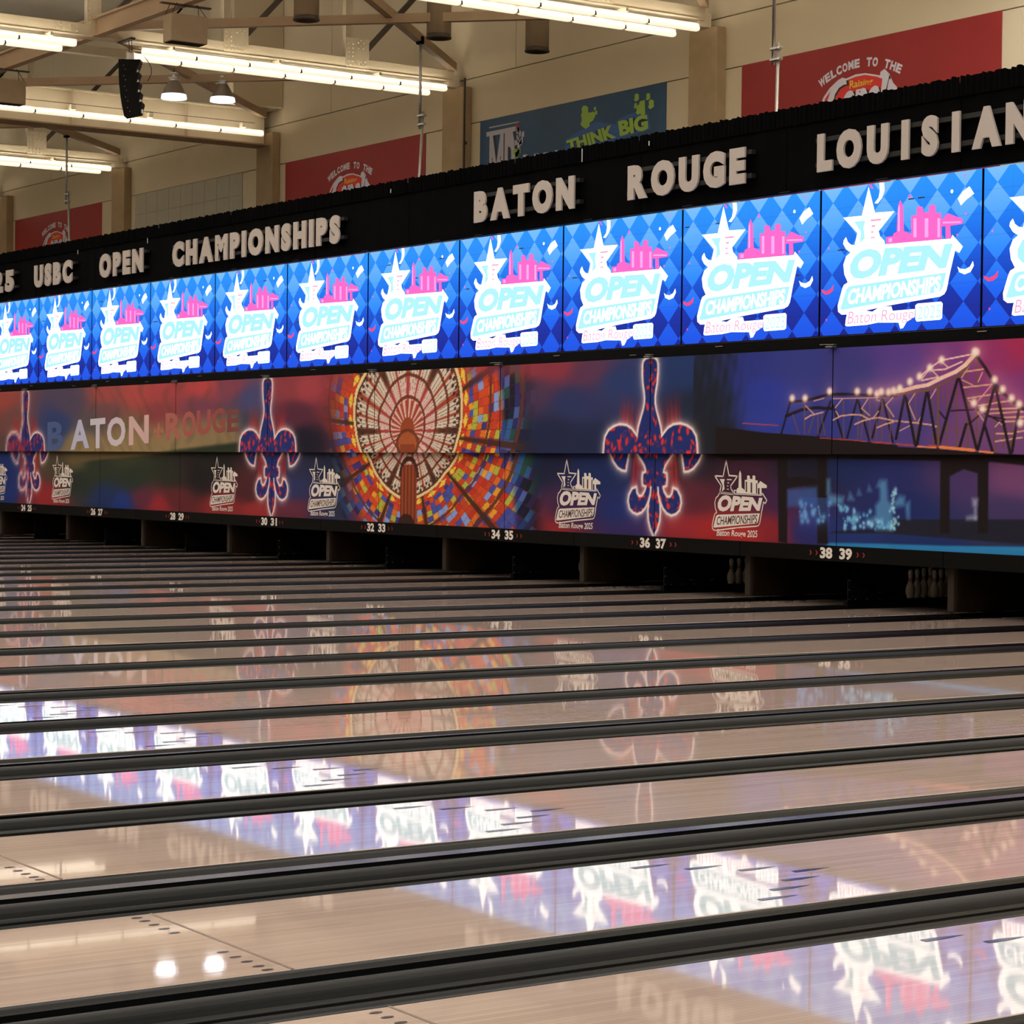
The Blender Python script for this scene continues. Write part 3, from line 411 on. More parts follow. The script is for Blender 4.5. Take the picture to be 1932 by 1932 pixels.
# ------------------------------------------------------------------ number boards
nb = MB().bbox(-P/2+.004, P/2-.004, 17.25, 17.32, .54, .722, .004).mesh('number_board', rail_mat)
arrow_me = MB().flat([(-.02,-.028),(.0,-.028),(.022,0),(0,.028),(-.02,.028),(.0,0)], 0).mesh('direction_arrow', red_arrow)
for n in range(22, 44, 2):
    xs = P*(n-38)/2+.11
    o = tag(put('number_board', nb, loc=(xs, 0, 0)), 'black board with the white lane numbers %s and %s above the pins' % (nw(n), nw(n+1)) if 24 <= n <= 38 else ('black number board at the far right edge' if n == 40 else ('black number board at the left edge' if n == 22 else 'black number board beyond the right edge')), 'number board', 'lane number boards')
    for k, (a, b) in ((n, (-.275, -.06)), (n+1, (.06, .275))):
        text_quad(MB(), str(k), ((a,.572), (b,.572), (b,.70), (a,.70)), 17.2485, .045).build('lane_number', white_print, o)
    for s, x in ((-1,-.44), (-1,-.335), (1,.37), (1,.47)):
        a = put('direction_arrow', arrow_me, o, (x, 17.2485, .632))
# ------------------------------------------------------------------ mural printed on the masking panels
RING = [(-8.083,1.982),(-7.979,2.445),(-8.014,2.754),(-8.133,3.012),(-8.6,3.5),(-9.45,3.72),(-10.2,3.5),(-10.716,3.011),(-10.971,2.752),(-10.991,2.139),(-10.68,1.66),(-10.2,1.26),(-9.804,1.116),(-9.481,1.105),(-9.12,1.192),(-8.565,1.491)]
FL_UP = [(0,3.028),(-.086,3.021),(-.137,2.991),(-.155,2.937),(-.155,2.827),(-.14,2.702),(-.112,2.591),(-.101,2.513),(-.106,2.435),(-.13,2.357),(-.173,2.263),(-.228,2.138),(-.258,2.004),(-.311,2.052),(-.39,2.115),(-.496,2.156),(-.641,2.169),(-.773,2.142),(-.879,2.095),(-.951,2.015),(-.976,1.919),(-.987,1.798),(-.985,1.6)]
FL_HOOK = [(-.975,2.0),(-.954,1.783),(-.891,1.695),(-.796,1.615),(-.702,1.58),(-.623,1.575),(-.605,1.656),(-.568,1.784),(-.52,2.0)]
FL_STEM = [(-.42,2.0),(-.359,1.784),(-.272,1.706),(-.213,1.643),(-.186,1.588),(-.179,1.549),(-.243,1.532),(-.252,1.461),(-.242,1.39),(-.168,1.368),(-.199,1.296),(-.262,1.231),(-.334,1.229),(-.38,1.278),(-.395,1.345),(-.473,1.324),(-.536,1.243),(-.551,1.164),(-.52,1.077),(-.453,1.031),(-.361,1.009),(-.271,1.035),(-.194,1.092),(-.132,1.18),(-.095,1.275),(-.085,1.361),(-.065,1.361),(-.076,1.251),(-.112,1.149),(-.122,1.038),(-.107,.921),(-.066,.82),(0,.736)]
def mirrored(h): return h+[(-x, z) for x, z in h[::-1]]
FLEUR_X = [-3.49+10.44*k for k in (-2, -1, 0, 1)]
RNG = np.random.RandomState(5)
BLOBS = [(RNG.uniform(-1,1), RNG.uniform(.75,3.02), RNG.uniform(.010,.034), RNG.uniform(.014,.058), RNG.uniform(-1,1), RNG.randint(0,5)) for _ in range(420)]
GAIN = 1.32

def sstep(a, b, x):
    t = np.clip((x-a)/(b-a), 0, 1); return t*t*(3-2*t)
def over(img, col, a):
    img += (np.array(col, float)-img)*a[..., None]
def hash2(a, b): 
    v = np.sin(a*127.1+b*311.7)*43758.5453
    return v-np.floor(v)
def poly_sd(X, Z, pts, kx=1.0, kz=1.0):                 # signed distance to a polygon, inside negative
    n = len(pts); d2 = np.full(X.shape, 1e9); ins = np.zeros(X.shape, bool)
    for i in range(n):
        (x0, z0), (x1, z1) = pts[i], pts[(i+1)%n]
        ax, az, bx, bz = x0*kx, z0*kz, x1*kx, z1*kz; dx, dz = bx-ax, bz-az
        t = np.clip(((X*kx-ax)*dx+(Z*kz-az)*dz)/max(dx*dx+dz*dz, 1e-12), 0, 1)
        d2 = np.minimum(d2, (X*kx-ax-t*dx)**2+(Z*kz-az-t*dz)**2)
        if z0 != z1:
            c = ((z0 > Z) != (z1 > Z)) & (X < (x1-x0)*(Z-z0)/(z1-z0)+x0); ins ^= c
    d = np.sqrt(d2); return np.where(ins, -d, d)
def sub(xs, zs, x0, x1, z0, z1):
    i0, i1 = np.searchsorted(xs, [x0, x1]); j0, j1 = np.searchsorted(zs, [z0, z1])
    return slice(j0, j1), slice(i0, i1)
def paint_fleur(img, xs, zs, cx, upper, px):
    J, I = sub(xs, zs, cx-1.35, cx+1.35, 0, 4)
    if J.stop <= J.start or I.stop <= I.start: return
    X, Z = np.meshgrid(xs[I]-cx, zs[J]); im = img[J, I]
    if upper: sd = poly_sd(X, Z, mirrored(FL_UP))
    else:
        sd = poly_sd(X, Z, mirrored(FL_STEM)); sd = np.minimum(sd, poly_sd(np.abs(X), Z, [(-x, z) for x, z in FL_HOOK]))
    # red streaks rising behind the emblem
    a = np.abs(X)
    if upper: s = sstep(.10,.2,a)*(1-sstep(.55,.72,a))*(1-sstep(2.1,2.62,Z-.25*(a-.3)))*sstep(1.9,2.05,Z)
    else: s = sstep(.2,.25,a)*(1-sstep(.45,.56,a))*(1-sstep(1.8,1.9,Z))*sstep(1.2,1.3,Z)
    st = .5+.5*np.sin((a+.10*(Z-2))*70+2*np.sin(a*31))*np.sin(a*23+.6); over(im, (158,40,44), np.clip(s*(.25+.7*st), 0, .9))
    g = np.exp(-np.clip(sd-.015, 0, 9)/.045); over(im, (232,205,205), .8*g*(sd > -.01))
    over(im, (228,212,210), np.clip((.026-sd)/px+.5, 0, 1))
    ins = np.clip((-.006-sd)/px+.5, 0, 1)
    base = np.empty(X.shape+(3,)); base[:] = (32,44,108)
    for bx, bz, ra, rb, an, k in BLOBS:
        w_ = (np.abs(X-bx) < .09) & (np.abs(Z-bz) < .09)
        if not w_.any(): continue
        c, s_ = math.cos(an), math.sin(an); U = ((X-bx)*c+(Z-bz)*s_)/ra; V = (-(X-bx)*s_+(Z-bz)*c)/rb; rr = np.sqrt(U*U+V*V)
        al = np.clip((1-rr)*min(ra, rb)/px+.5, 0, 1)
        if k == 4: al = al*np.clip((rr-.72)*min(ra, rb)/px+.5, 0, 1); col = (120,52,96)
        else: col = (204,48,42) if k else (150,48,70)
        over(base, col, al)
    im += (base-im)*ins[..., None]
def paint_dome(img, xs, zs, upper):
    J, I = sub(xs, zs, -12.75, -5.75, 0, 4)
    if J.stop <= J.start or I.stop <= I.start: return
    X, Z = np.meshgrid(xs[I], zs[J]); im = img[J, I]; cx, cz = -9.46, 2.12; kz = 1.45
    th = np.arctan2((Z-cz)*kz, X-cx); R = np.hypot((Z-cz)*kz, X-cx)
    ra = np.array([math.atan2((z-cz)*kz, x-cx) for x, z in RING]); rr = np.array([math.hypot((z-cz)*kz, x-cx) for x, z in RING]); o = np.argsort(ra); ra, rr = ra[o], rr[o]
    r = R/np.interp(th, ra, rr, period=2*PI)
    out = np.empty(X.shape+(3,)); out[:] = (205,192,176)
    N = 24; t = th*N/(2*PI); f = np.abs(t-np.round(t))*2              # 0 on a rib, 1 between ribs
    pane = np.abs(((t*4) % 1)-.5)*2
    over(out, (70,42,34), ((pane > .82) & (r > .36))*.85)
    over(out, (216,168,168), sstep(.62,.4,r)*.45)
    wv = np.where(np.round(t) % 2 == 0, .42, .26)
    over(out, (152,66,46), np.clip((wv-f)*6, 0, 1)); over(out, (170,60,72), np.clip((wv-f)*6, 0, 1)*sstep(.7,.4,r)*.7)
    big = np.round(t) % 4 == 0; over(out, (74,44,32), np.clip((.5-f)*6, 0, 1)*big*sstep(.45,.7,r))
    for a, b in ((.31,.345),(.52,.555),(.745,.785)): over(out, (98,44,32), ((r > a) & (r < b))*.9)
    lat = ((r > .86) & (r < .96)) & (np.sin(t*PI*5)*np.sin((r-.86)*62) > .1); over(out, (60,36,30), lat*.85)
    over(out, (150,62,42), (r < .3)*np.clip(.35+.65*np.sin(t*PI*2), 0, 1)); over(out, (140,66,34), (r < .13)*1.0)
    over(out, (88,46,34), ((r > .955) & (r < .985))*1.0); over(out, (214,196,142), ((r >= .985) & (r < 1.03))*1.0)
    # stained glass outside the ring
    o2 = np.empty_like(out)
    q = (r-1.03)/.09; k = np.floor(q); m = np.floor(th*80/(2*PI)); h = hash2(k, m)
    pal = np.array([(196,72,36),(178,52,36),(64,72,150),(214,150,48),(196,72,36),(70,80,160),(184,64,40),(128,150,206),(206,104,40),(166,170,64),(60,52,120),(190,58,40)], float)
    cold = np.array([(34,44,104),(30,60,110),(44,90,146),(34,74,66),(46,38,92),(24,26,52),(70,94,160),(24,24,42),(26,30,60)], float)
    o2[:] = pal[np.minimum((h*len(pal)).astype(int), len(pal)-1)]
    c2 = cold[np.minimum((h*len(cold)).astype(int), len(cold)-1)]
    mixr = sstep(-6.95,-6.75, X-.15*(2-Z)); ml = (1-sstep(-11.6,-10.9, X+.55*(Z-1.2)))*(Z < 1.78)*.8
    mm = np.clip(mixr+ml, 0, 1); o2 += (c2-o2)*mm[..., None]
    first = q < 1.25; over(o2, (196,62,38), first*(1-mm)*1.0)
    dth = np.abs(((th*24/(2*PI)) % 1)-.5); over(o2, (222,192,70), (np.abs(q-.62)/.5+dth*2.6 < 1)*(1-.6*mm))
    over(o2, (84,40,28), ((np.abs((q % 1)-.0) < .06) | (np.abs(((th*80/(2*PI)) % 1)) < .07))*.6)
    for a, b in ((1.50,1.54),(2.03,2.09)): over(o2, (92,50,36), ((r > a) & (r < b))*.95)
    s5 = np.abs(((th*10/(2*PI)+.18) % 1)-.5)*2; over(o2, (66,40,30), np.clip((.10-(1-s5))*25, 0, 1)*.95)
    out = np.where((r < 1.03)[..., None], out, o2)
    # stone column under the ribs
    if not upper:
        inc = (np.abs(X+9.565) < .245) & (Z < 1.62-.9*(X+9.565)**2*2); flute = .82+.18*np.sin((X+9.565)*62)
        colr = np.empty_like(out); colr[:] = (150,70,42); colr *= flute[..., None]; out = np.where(inc[..., None], colr, out)
        arch = (np.abs(np.hypot((X+9.56), (Z-1.42)*.9)-.255) < .035) & (Z > 1.42); over(out, (54,28,22), arch*.9)
        base = (np.hypot(X+9.62, (Z-.66)*1.2) < .25) & (Z > .66); over(out, (40,24,24), base*.8)
    else:
        cap = np.hypot((X-cx)/.30, (Z-1.93)/.20) < 1; over(out, (156,80,42), cap*.9)
        cap2 = (np.abs(X-cx) < .21) & (Z < 1.92); over(out, (128,60,36), cap2*.9)
        over(out, (92,44,30), (np.abs(np.hypot((X-cx)/.3, (Z-1.93)/.2)-1) < .12)*.8)
    al = sstep(-12.25,-11.0, X)*(1-sstep(-6.7,-5.95, X)); out *= (1-.35*sstep(.9,.0,al))[..., None]
    if upper: al = al*(1-.55*sstep(2.75,3.0,Z)*((X < -11.1)|(X > -7.9)))
    else: al = sstep(-12.3,-11.1, X+.25*(Z-1.2))*(1-sstep(-6.4,-5.9, X))
    im += (out-im)*np.clip(al, 0, 1)[..., None]
STC = {'d':(26,19,22),'b':(104,72,64),'l':(206,156,132),'k':(236,196,176),'r':(176,66,62),'o':(228,128,70),'h':(30,30,46),'w':(44,126,184),'c':(96,166,214),'e':(54,100,170),'p':(190,205,225)}
def paint_bridge(img, xs, zs, upper):
    if xs[-1] < -3.2: return
    X0, X1 = xs[0], xs[-1]
    def fill(c, pts, a=1.0, soft=.006):
        J, I = sub(xs, zs, min(p[0] for p in pts)-.03, max(p[0] for p in pts)+.03, min(p[1] for p in pts)-.03, max(p[1] for p in pts)+.03)
        if J.stop <= J.start or I.stop <= I.start: return
        X, Z = np.meshgrid(xs[I], zs[J]); sd = poly_sd(X, Z, pts); over(img[J, I], STC[c], a*np.clip(.5-sd/soft/2, 0, 1))
    if upper:
        # bare tree hanging in from the left of the dusk sky
        J, I = sub(xs, zs, -2.6, -.9, 1.8, 3.1)
        if J.stop > J.start and I.stop > I.start:
            X, Z = np.meshgrid(xs[I], zs[J]); tw = np.sin(X*17+3*np.sin(Z*4))*np.sin(Z*11+X*5)+.6*np.sin(X*41-Z*9)
            over(img[J, I], (26,28,40), np.clip(.75*(1-sstep(-2.35,-1.55, X-.12*(Z-2)))+.22*tw*(1-sstep(-2.1,-1.2,X)), 0, .85))
        for c, pts in BR_PG: fill(c, pts)
        for c, wd, pts in BR_ST:
            for (xa, za), (xb, zb) in zip(pts, pts[1:]):
                J, I = sub(xs, zs, min(xa, xb)-.06, max(xa, xb)+.06, min(za, zb)-.05, max(za, zb)+.05)
                if J.stop <= J.start or I.stop <= I.start: continue
                X, Z = np.meshgrid(xs[I], zs[J]); kx, kz = 104, 160
                dx, dz = (xb-xa)*kx, (zb-za)*kz; px_, pz = (X-xa)*kx, (Z-za)*kz
                t = np.clip((px_*dx+pz*dz)/max(dx*dx+dz*dz, 1e-9), 0, 1); d = np.hypot(px_-t*dx, pz-t*dz)
                over(img[J, I], STC[c], np.clip(wd/2.4+.6-d, 0, 1)*.95)
        for lx, lz in BR_LAMP:
            J, I = sub(xs, zs, lx-.4, lx+.4, lz-.3, lz+.3)
            if J.stop <= J.start or I.stop <= I.start: continue
            X, Z = np.meshgrid(xs[I], zs[J]); d = np.hypot((X-lx)/.05, (Z-lz)/.045)
            over(img[J, I], (214,150,160), .55*np.exp(-d*.75)); over(img[J, I], (250,226,206), np.clip(1.35-d, 0, 1))
    else:
        for c, pts in BR_LOW: fill(c, pts, .62 if c in 'ecp' else 1.0, .035 if c in 'ecp' else .012)
        J, I = sub(xs, zs, -.70, -.10, .8, 1.28)
        if J.stop > J.start and I.stop > I.start:
            X, Z = np.meshgrid(xs[I], zs[J]); m = sstep(-.68,-.64,X)*(1-sstep(-.14,-.10,X)); over(img[J, I], (52,86,160), m*.55*sstep(.82,1.1,Z))
        for lx, lz, s_, c in CITY:
            J, I = sub(xs, zs, lx-.12, lx+.12, lz-.1, lz+.1)
            if J.stop <= J.start or I.stop <= I.start: continue
            X, Z = np.meshgrid(xs[I], zs[J]); over(img[J, I], c, .85*np.exp(-((X-lx)**2+(Z-lz)**2)/(s_*s_)))
_r = random.Random(11)
CITY = [(_r.uniform(-.66,-.12), _r.uniform(.98,1.22), _r.uniform(.012,.04), (96,150,214)) for _ in range(30)]
CITY += [(_r.uniform(.10,1.05), .93+abs(_r.gauss(0,.09)), _r.uniform(.010,.030), _r.choice([(110,186,224),(84,150,206),(150,205,232)])) for _ in range(70)]
CITY += [(_r.uniform(.02,.32), _r.uniform(1.12,1.2), _r.uniform(.012,.03), (100,170,216)) for _ in range(14)]
CITY += [(.95+_r.uniform(-.04,.04), _r.uniform(.95,1.4), _r.uniform(.012,.028), (150,205,228)) for _ in range(26)]
def mural_image(xs, zs, upper):
    X, Z = np.meshgrid(xs, zs); bg = BGU if upper else BGL
    num = np.zeros(X.shape+(3,)); den = np.zeros(X.shape)
    for x, z, r, g, b in bg:
        if x < xs[0]-3.5 or x > xs[-1]+3.5: continue
        wgt = 1/(((X-x)/1.0)**2+((Z-z)/.42)**2+.05)**2; den += wgt; num += wgt[..., None]*np.array((r, g, b), float)
    img = num/den[..., None]
    px = max(xs[1]-xs[0], zs[1]-zs[0])
    if xs[0] < -14 and xs[-1] > -24.4:
        if upper:
            wall = sstep(-22.6,-21.2,X)*(1-sstep(-15.2,-14.7,X)); e = 1.86+.085*(X+22.5)/1.0*.62
            over(img, (140,121,86), .75*wall*sstep(e+.38,e-.02,Z)); over(img, (72,62,50), .3*wall*np.clip(np.sin(X*9+2*np.sin(Z*7+X))*np.sin(X*3.7+Z*5), 0, 1))
            over(img, (38,46,34), sstep(-18.4,-17.4,X)*(1-sstep(-14.7,-14.3,X))*sstep(.06,-.03,Z-(1.80+.055*(X+17.6))))
        else:
            top = 1.575+.045*(X+22.2)
            over(img, (96,82,54), .9*sstep(-22.9,-22.0,X)*(1-sstep(-17.6,-16.6,X))*sstep(-.03,.03,Z-top))
            over(img, (38,48,36), .7*sstep(-22.5,-21.0,X)*(1-sstep(-18.0,-16.8,X))*sstep(.03,-.05,Z-top)*sstep(.95,1.35,Z))
    if xs[0] < -5.7 and xs[-1] > -12.8: paint_dome(img, xs, zs, upper)
    paint_bridge(img, xs, zs, upper)
    for cx in FLEUR_X: paint_fleur(img, xs, zs, cx, upper, px)
    return np.clip(img, 0, 255)
mural_mat = bpy.data.materials.new('mural_print'); mural_mat.use_nodes = True
_nt = mural_mat.node_tree; _a = _nt.nodes.new('ShaderNodeVertexColor'); _a.layer_name = 'print'
_nt.links.new(_a.outputs['Color'], _nt.nodes['Principled BSDF'].inputs['Base Color']); _nt.nodes['Principled BSDF'].inputs['Roughness'].default_value = .7
_nt.nodes['Principled BSDF'].inputs['Specular IOR Level'].default_value = .12
def printed_grid(name, x0, x1, z0, z1, y, dx, dz, upper, parent):
    nx = int((x1-x0)/dx)+2; nz = int((z1-z0)/dz)+2; xs = np.linspace(x0, x1, nx); zs = np.linspace(z0, z1, nz)
    img = mural_image(xs, zs, upper)/255.0
    lr = np.where(img <= .04045, img/12.92, ((img+.055)/1.055)**2.4)*GAIN
    X, Z = np.meshgrid(xs, zs); co = np.empty((nz*nx, 3), np.float32); co[:,0] = X.ravel(); co[:,1] = y; co[:,2] = Z.ravel()
    idx = np.arange(nz*nx).reshape(nz, nx); q = np.stack([idx[:-1,:-1], idx[:-1,1:], idx[1:,1:], idx[1:,:-1]], -1).reshape(-1, 4)
    me = bpy.data.meshes.new(name); me.vertices.add(nx*nz); me.vertices.foreach_set('co', co.ravel())
    me.loops.add(q.size); me.loops.foreach_set('vertex_index', q.ravel().astype(np.int32))
    me.polygons.add(len(q)); me.polygons.foreach_set('loop_start', np.arange(0, q.size, 4, dtype=np.int32)); 
    me.update(calc_edges=True); me.validate()
    ca = me.color_attributes.new('print', 'FLOAT_COLOR', 'POINT'); rgba = np.ones((nz*nx, 4), np.float32); rgba[:,:3] = np.clip(lr, 0, 1).reshape(-1, 3); ca.data.foreach_set('color', rgba.ravel())
    me.materials.append(mural_mat)
    return put(name, me, parent)
UY, LY = 17.26, 17.354
UZ0, UZ1, LZ0, LZ1 = 1.79, 3.035, .70, 1.80
subj = {22:'dark blue',24:'the letters BAT on a stone wall',26:'the letters TON on a stone wall',28:'the letters ROUGE fading into blue',30:'stained glass left of a bowling pin emblem',32:'a stained glass dome',34:'a dark blue sky',36:'a dusk sky and the left end of a bridge',38:'a lit steel bridge at dusk',40:'purple dusk sky'}
subl = {22:'dark blue',24:'green turf under a stone wall and a small white logo',26:'dark turf fading to blue and red',28:'black and red with a small white logo',30:'a small white logo beside blue stained glass',32:'the foot of a stained glass dome and its column',34:'blue and red with a small white logo',36:'red with a small white logo and a dark bridge pier',38:'a dark bridge pier over lit blue water',40:'purple water'}
panels = {}
clip_me = MB().box(-.06,.06,17.18,17.25,3.04,3.052).box(-.06,.06,17.20,17.25,3.066,3.076).mesh('hanger_clip', screw_mat)
for n in range(22, 42, 2):
    x0 = P*(n-38)/2; x1 = x0+P
    vis = 24 <= n <= 38
    f = max(0, min(1, (n-24)/14)) if vis else 0
    dx, dz = (.030-.0175*f, .0135-.0042*f) if vis else (.08,.05)
    side = ' at the left edge' if n == 22 else (' at the right edge' if n == 40 else '')
    u = MB().bbox(x0+.006, x1-.006, UY+.002, UY+.03, UZ0, UZ1, .003).build('masking_panel', black_metal)
    tag(u, 'upper printed masking panel%s showing %s' % (side, subj[n]), 'mural panel', 'upper masking panels')
    printed_grid('printed_face', x0+.008, x1-.008, UZ0+.004, UZ1-.003, UY, dx, dz, True, u); panels['u', n] = u
    put('hanger_clip', clip_me, u, (x0+.01, 0, 0))
    l = MB().bbox(x0+.005, x1-.005, LY+.002, LY+.03, LZ0, LZ1, .003).build('masking_panel', black_metal)
    tag(l, 'lower printed masking panel%s showing %s' % (side, subl[n]), 'mural panel', 'lower masking panels')
    printed_grid('printed_face', x0+.006, x1-.006, LZ0+.003, LZ1-.003, LY, dx, dz, False, l); panels['l', n] = l
# printed town name on the stone wall
TOWN = [('B',-23.22,-22.42,1.80,2.39,(66,86,134),24),('A',-22.07,-21.17,1.82,2.41,(176,178,206),24),('T',-21.13,-20.43,1.84,2.43,(196,190,202),26),('O',-20.35,-19.52,1.88,2.44,(196,186,196),26),('N',-19.37,-18.51,1.91,2.46,(198,166,164),26),
        ('R',-17.81,-17.13,2.0,2.5,(158,92,84),28),('O',-17.13,-16.6,2.05,2.51,(156,82,76),28),('U',-16.55,-16.01,2.09,2.53,(152,74,70),28),('G',-15.95,-15.46,2.11,2.55,(140,68,64),28),('E',-15.38,-14.95,2.13,2.52,(112,58,56),28)]
for ch, xa, xb, za, zb, c, n in TOWN:
    sl = (zb-za)*.0+.05*(xb-xa)
    m = mat('town_letter_'+ch+str(int(-xa)), tuple(v*GAIN for v in lin(*c)), .5, spec=.3)
    mb = MB()
    text_quad(mb, ch, ((xa,za),(xb,za+sl),(xb,zb+sl*.3),(xa,zb-sl*.3)), UY-.0016, .035)
    mb.build('printed_letter', m, panels['u', n])
fm = mat('town_fleur', tuple(v*GAIN for v in lin(164,100,84)), .5, spec=.3)
mb = MB(); c = (-18.1, 2.16)
for pts in ([(0,.19),(.06,.08),(.03,-.06),(-.03,-.06),(-.06,.08)], [(-.05,-.05),(-.08,.04),(-.16,.08),(-.22,0),(-.2,-.08),(-.17,-.02),(-.12,.0)], [(.05,-.05),(.08,.04),(.16,.08),(.22,0),(.2,-.08),(.17,-.02),(.12,.0)], [(-.11,-.06),(.11,-.06),(.11,-.09),(-.11,-.09)], [(0,-.2),(.04,-.09),(-.04,-.09)]):
    mb.flat([(c[0]+a, c[1]+b) for a, b in pts], UY-.0016)
mb.build('printed_emblem', fm, panels['u', 28])

# small white event logos on the lower panels
def logo_mesh():
    kx = 1.10/(.93-.118); kz = .90/(.98-.115)
    def T(p): return [((u-.118)*kx, (v-.115)*kz) for u, v in p]
    m = MB(); y = 0; S = SCR
    m.outline(T(S['star'][:8]+S['star'][8:]), .018, y); m.flat(T(S['starin']), y)
    for k in ('st1','st2','st3','st4'): m.flat(T(S[k]), y)
    m.flat(T(S['sky']), y)
    m.outline(T(S['back']), .016, y)
    text_quad(m, 'OPEN', T(S['Q_open']), y-.001, .055)
    m.flat(T(S['box']), y-.001); text_quad(m, 'CHAMPIONSHIPS', T(S['Q_ch']), y-.0016, .012, 1)
    q = T(S['Q_br']); text_quad(m, 'Baton Rouge', q, y-.001, .02); text_quad(m, '2025', T(S['Q_25']), y-.001, .02)
    for k in ('lt0','lt1','lt2','lt4'): m.flat(T(S[k]), y-.001, 1)
    return m.mesh('event_logo', [white_print, dark_print])
lg = logo_mesh()
for n, x in ((22,-26.6),(24,-23.2),(28,-16.2),(30,-12.68),(34,-5.71),(36,-2.30)):
    o = put('event_logo', lg, panels['l', n], (x, LY-.002, .81))
# ------------------------------------------------------------------ LED screens
SW, SH = 2.678, 1.768; SZ0 = 3.218; SX0 = 1.864; SY = 17.765
led_mat = bpy.data.materials.new('led_harlequin'); led_mat.use_nodes = True
def led_nodes():
    nt = led_mat.node_tree; N = nt.nodes; L = nt.links; b = N['Principled BSDF']
    tc = N.new('ShaderNodeTexCoord'); sp = N.new('ShaderNodeSeparateXYZ'); L.new(tc.outputs['Object'], sp.inputs[0])
    def mth(op, a, b_=None):
        n = N.new('ShaderNodeMath'); n.operation = op
        for i, v in enumerate((a, b_)):
            if v is None: continue
            if isinstance(v, (int, float)): n.inputs[i].default_value = v
            else: L.new(v, n.inputs[i])
        return n.outputs[0]
    xx = mth('DIVIDE', sp.outputs['X'], .4365); zz = mth('DIVIDE', mth('SUBTRACT', sp.outputs['Z'], .087), .43)
    par = mth('FLOORED_MODULO', mth('ADD', mth('FLOOR', mth('ADD', xx, zz)), mth('FLOOR', mth('SUBTRACT', xx, zz))), 2.0)
    v = mth('DIVIDE', sp.outputs['Z'], SH)
    def ramp(stops):
        r = N.new('ShaderNodeValToRGB'); L.new(v, r.inputs['Fac']); e = r.color_ramp.elements
        for i, (p, c) in enumerate(stops):
            k = e[i] if i < 2 else e.new(p)
            k.position = p; k.color = (*lin(*c), 1)
        return r.outputs['Color']
    dark = ramp([(0,(26,36,140)),(1,(46,150,250)),(.25,(24,52,170)),(.5,(24,92,222)),(.75,(32,130,245))])
    light = ramp([(0,(28,82,226)),(1,(122,190,255)),(.25,(30,100,240)),(.5,(48,140,252)),(.75,(86,168,255))])
    mx = N.new('ShaderNodeMix'); mx.data_type = 'RGBA'; L.new(par, mx.inputs['Factor']); L.new(light, mx.inputs['A']); L.new(dark, mx.inputs['B'])
    # faint cabinet joints
    fz = mth('FRACT', mth('DIVIDE', sp.outputs['Z'], .2525)); ln = mth('SUBTRACT', 1.0, mth('MULTIPLY', mth('LESS_THAN', fz, .035), .16))
    fx = mth('FRACT', mth('DIVIDE', sp.outputs['X'], .4463)); lx = mth('SUBTRACT', 1.0, mth('MULTIPLY', mth('LESS_THAN', fx, .012), .12))
    L.new(mx.outputs['Result'], b.inputs['Emission Color']); L.new(mth('MULTIPLY', mth('MULTIPLY', ln, lx), LED_GAIN), b.inputs['Emission Strength'])
    b.inputs['Base Color'].default_value = (.004,.004,.005,1); b.inputs['Roughness'].default_value = .6; b.inputs['Specular IOR Level'].default_value = .05
    led_mat.cycles.emission_sampling = 'FRONT'
LED_GAIN = 1.05
led_nodes()
def glow(name, c, s): return mat(name, (.02,.02,.02), .5, emit=lin(*c), strength=s)
g_white = glow('led_white', (255,255,255), 2.0); g_cyan = glow('led_cyan', (168,236,255), 1.08); g_pink = glow('led_pink', (255,88,190), 1.15)
g_lpink = glow('led_light_pink', (255,160,232), 1.1); g_red = glow('led_red', (255,46,108), 1.2); g_rose = glow('led_rose', (250,150,196), 1.1)
led_dead = mat('led_dead_strip', (.01,.012,.04), .5)
def SS(k): return [(u*SW, v*SH) for u, v in SCR[k]]
body = MB().bbox(.006, SW-.006, .003, .10, .004, SH-.004, .004).mesh('led_screen', black_metal)
face = MB().flat([(.017,.004),(SW-.017,.004),(SW-.017,SH-.004),(.017,SH-.004)], 0).mesh('screen_face', led_mat)
mb = MB()
for k in ('back','horn','scr1','scr2'): mb.flat(SS(k), -.0015)
backing = mb.mesh('logo_backing', g_white)
mb = MB().flat(SS('star'), -.0020); mb.flat(SS('starin'), -.0028, 1)
for k in ('st1','st2','st3','st4'): mb.flat(SS(k), -.0028, 2)
star = mb.mesh('star_emblem', [g_white, g_cyan, g_rose])
mb = MB().flat(SS('sky'), -.0024)
for i in range(6): mb.flat(SS('lt%d' % i), -.0030, 1)
sky = mb.mesh('pink_skyline', [g_pink, g_lpink])
mb = MB(); text_quad(mb, 'OPEN', SS('Q_open'), -.0036, .06); mb.flat(SS('box'), -.0026); text_quad(mb, 'CHAMPIONSHIPS', SS('Q_ch'), -.0036, .035, 1)
text_quad(mb, 'Baton Rouge', SS('Q_br'), -.0036, -.006, 2); text_quad(mb, '2025', SS('Q_25'), -.0036, -.004, 0)
lettering = mb.mesh('title_lettering', [g_cyan, g_white, g_rose])
mb = MB()
for k in ('w1','w2','w3'): mb.flat(SS(k), -.0022)
mb.flat(SS('r1'), -.0022, 1); mb.flat(SS('m1'), -.0022, 2)
for i, (x, z) in enumerate(SS('dots')):
    r = .022 if i < 2 else .014; mb.flat([(x+r*math.cos(2*PI*j/8), z+r*math.sin(2*PI*j/8)) for j in range(8)], -.0022, (2,0,2,2,2,2,1)[i])
confetti = mb.mesh('confetti', [g_white, g_red, g_pink])
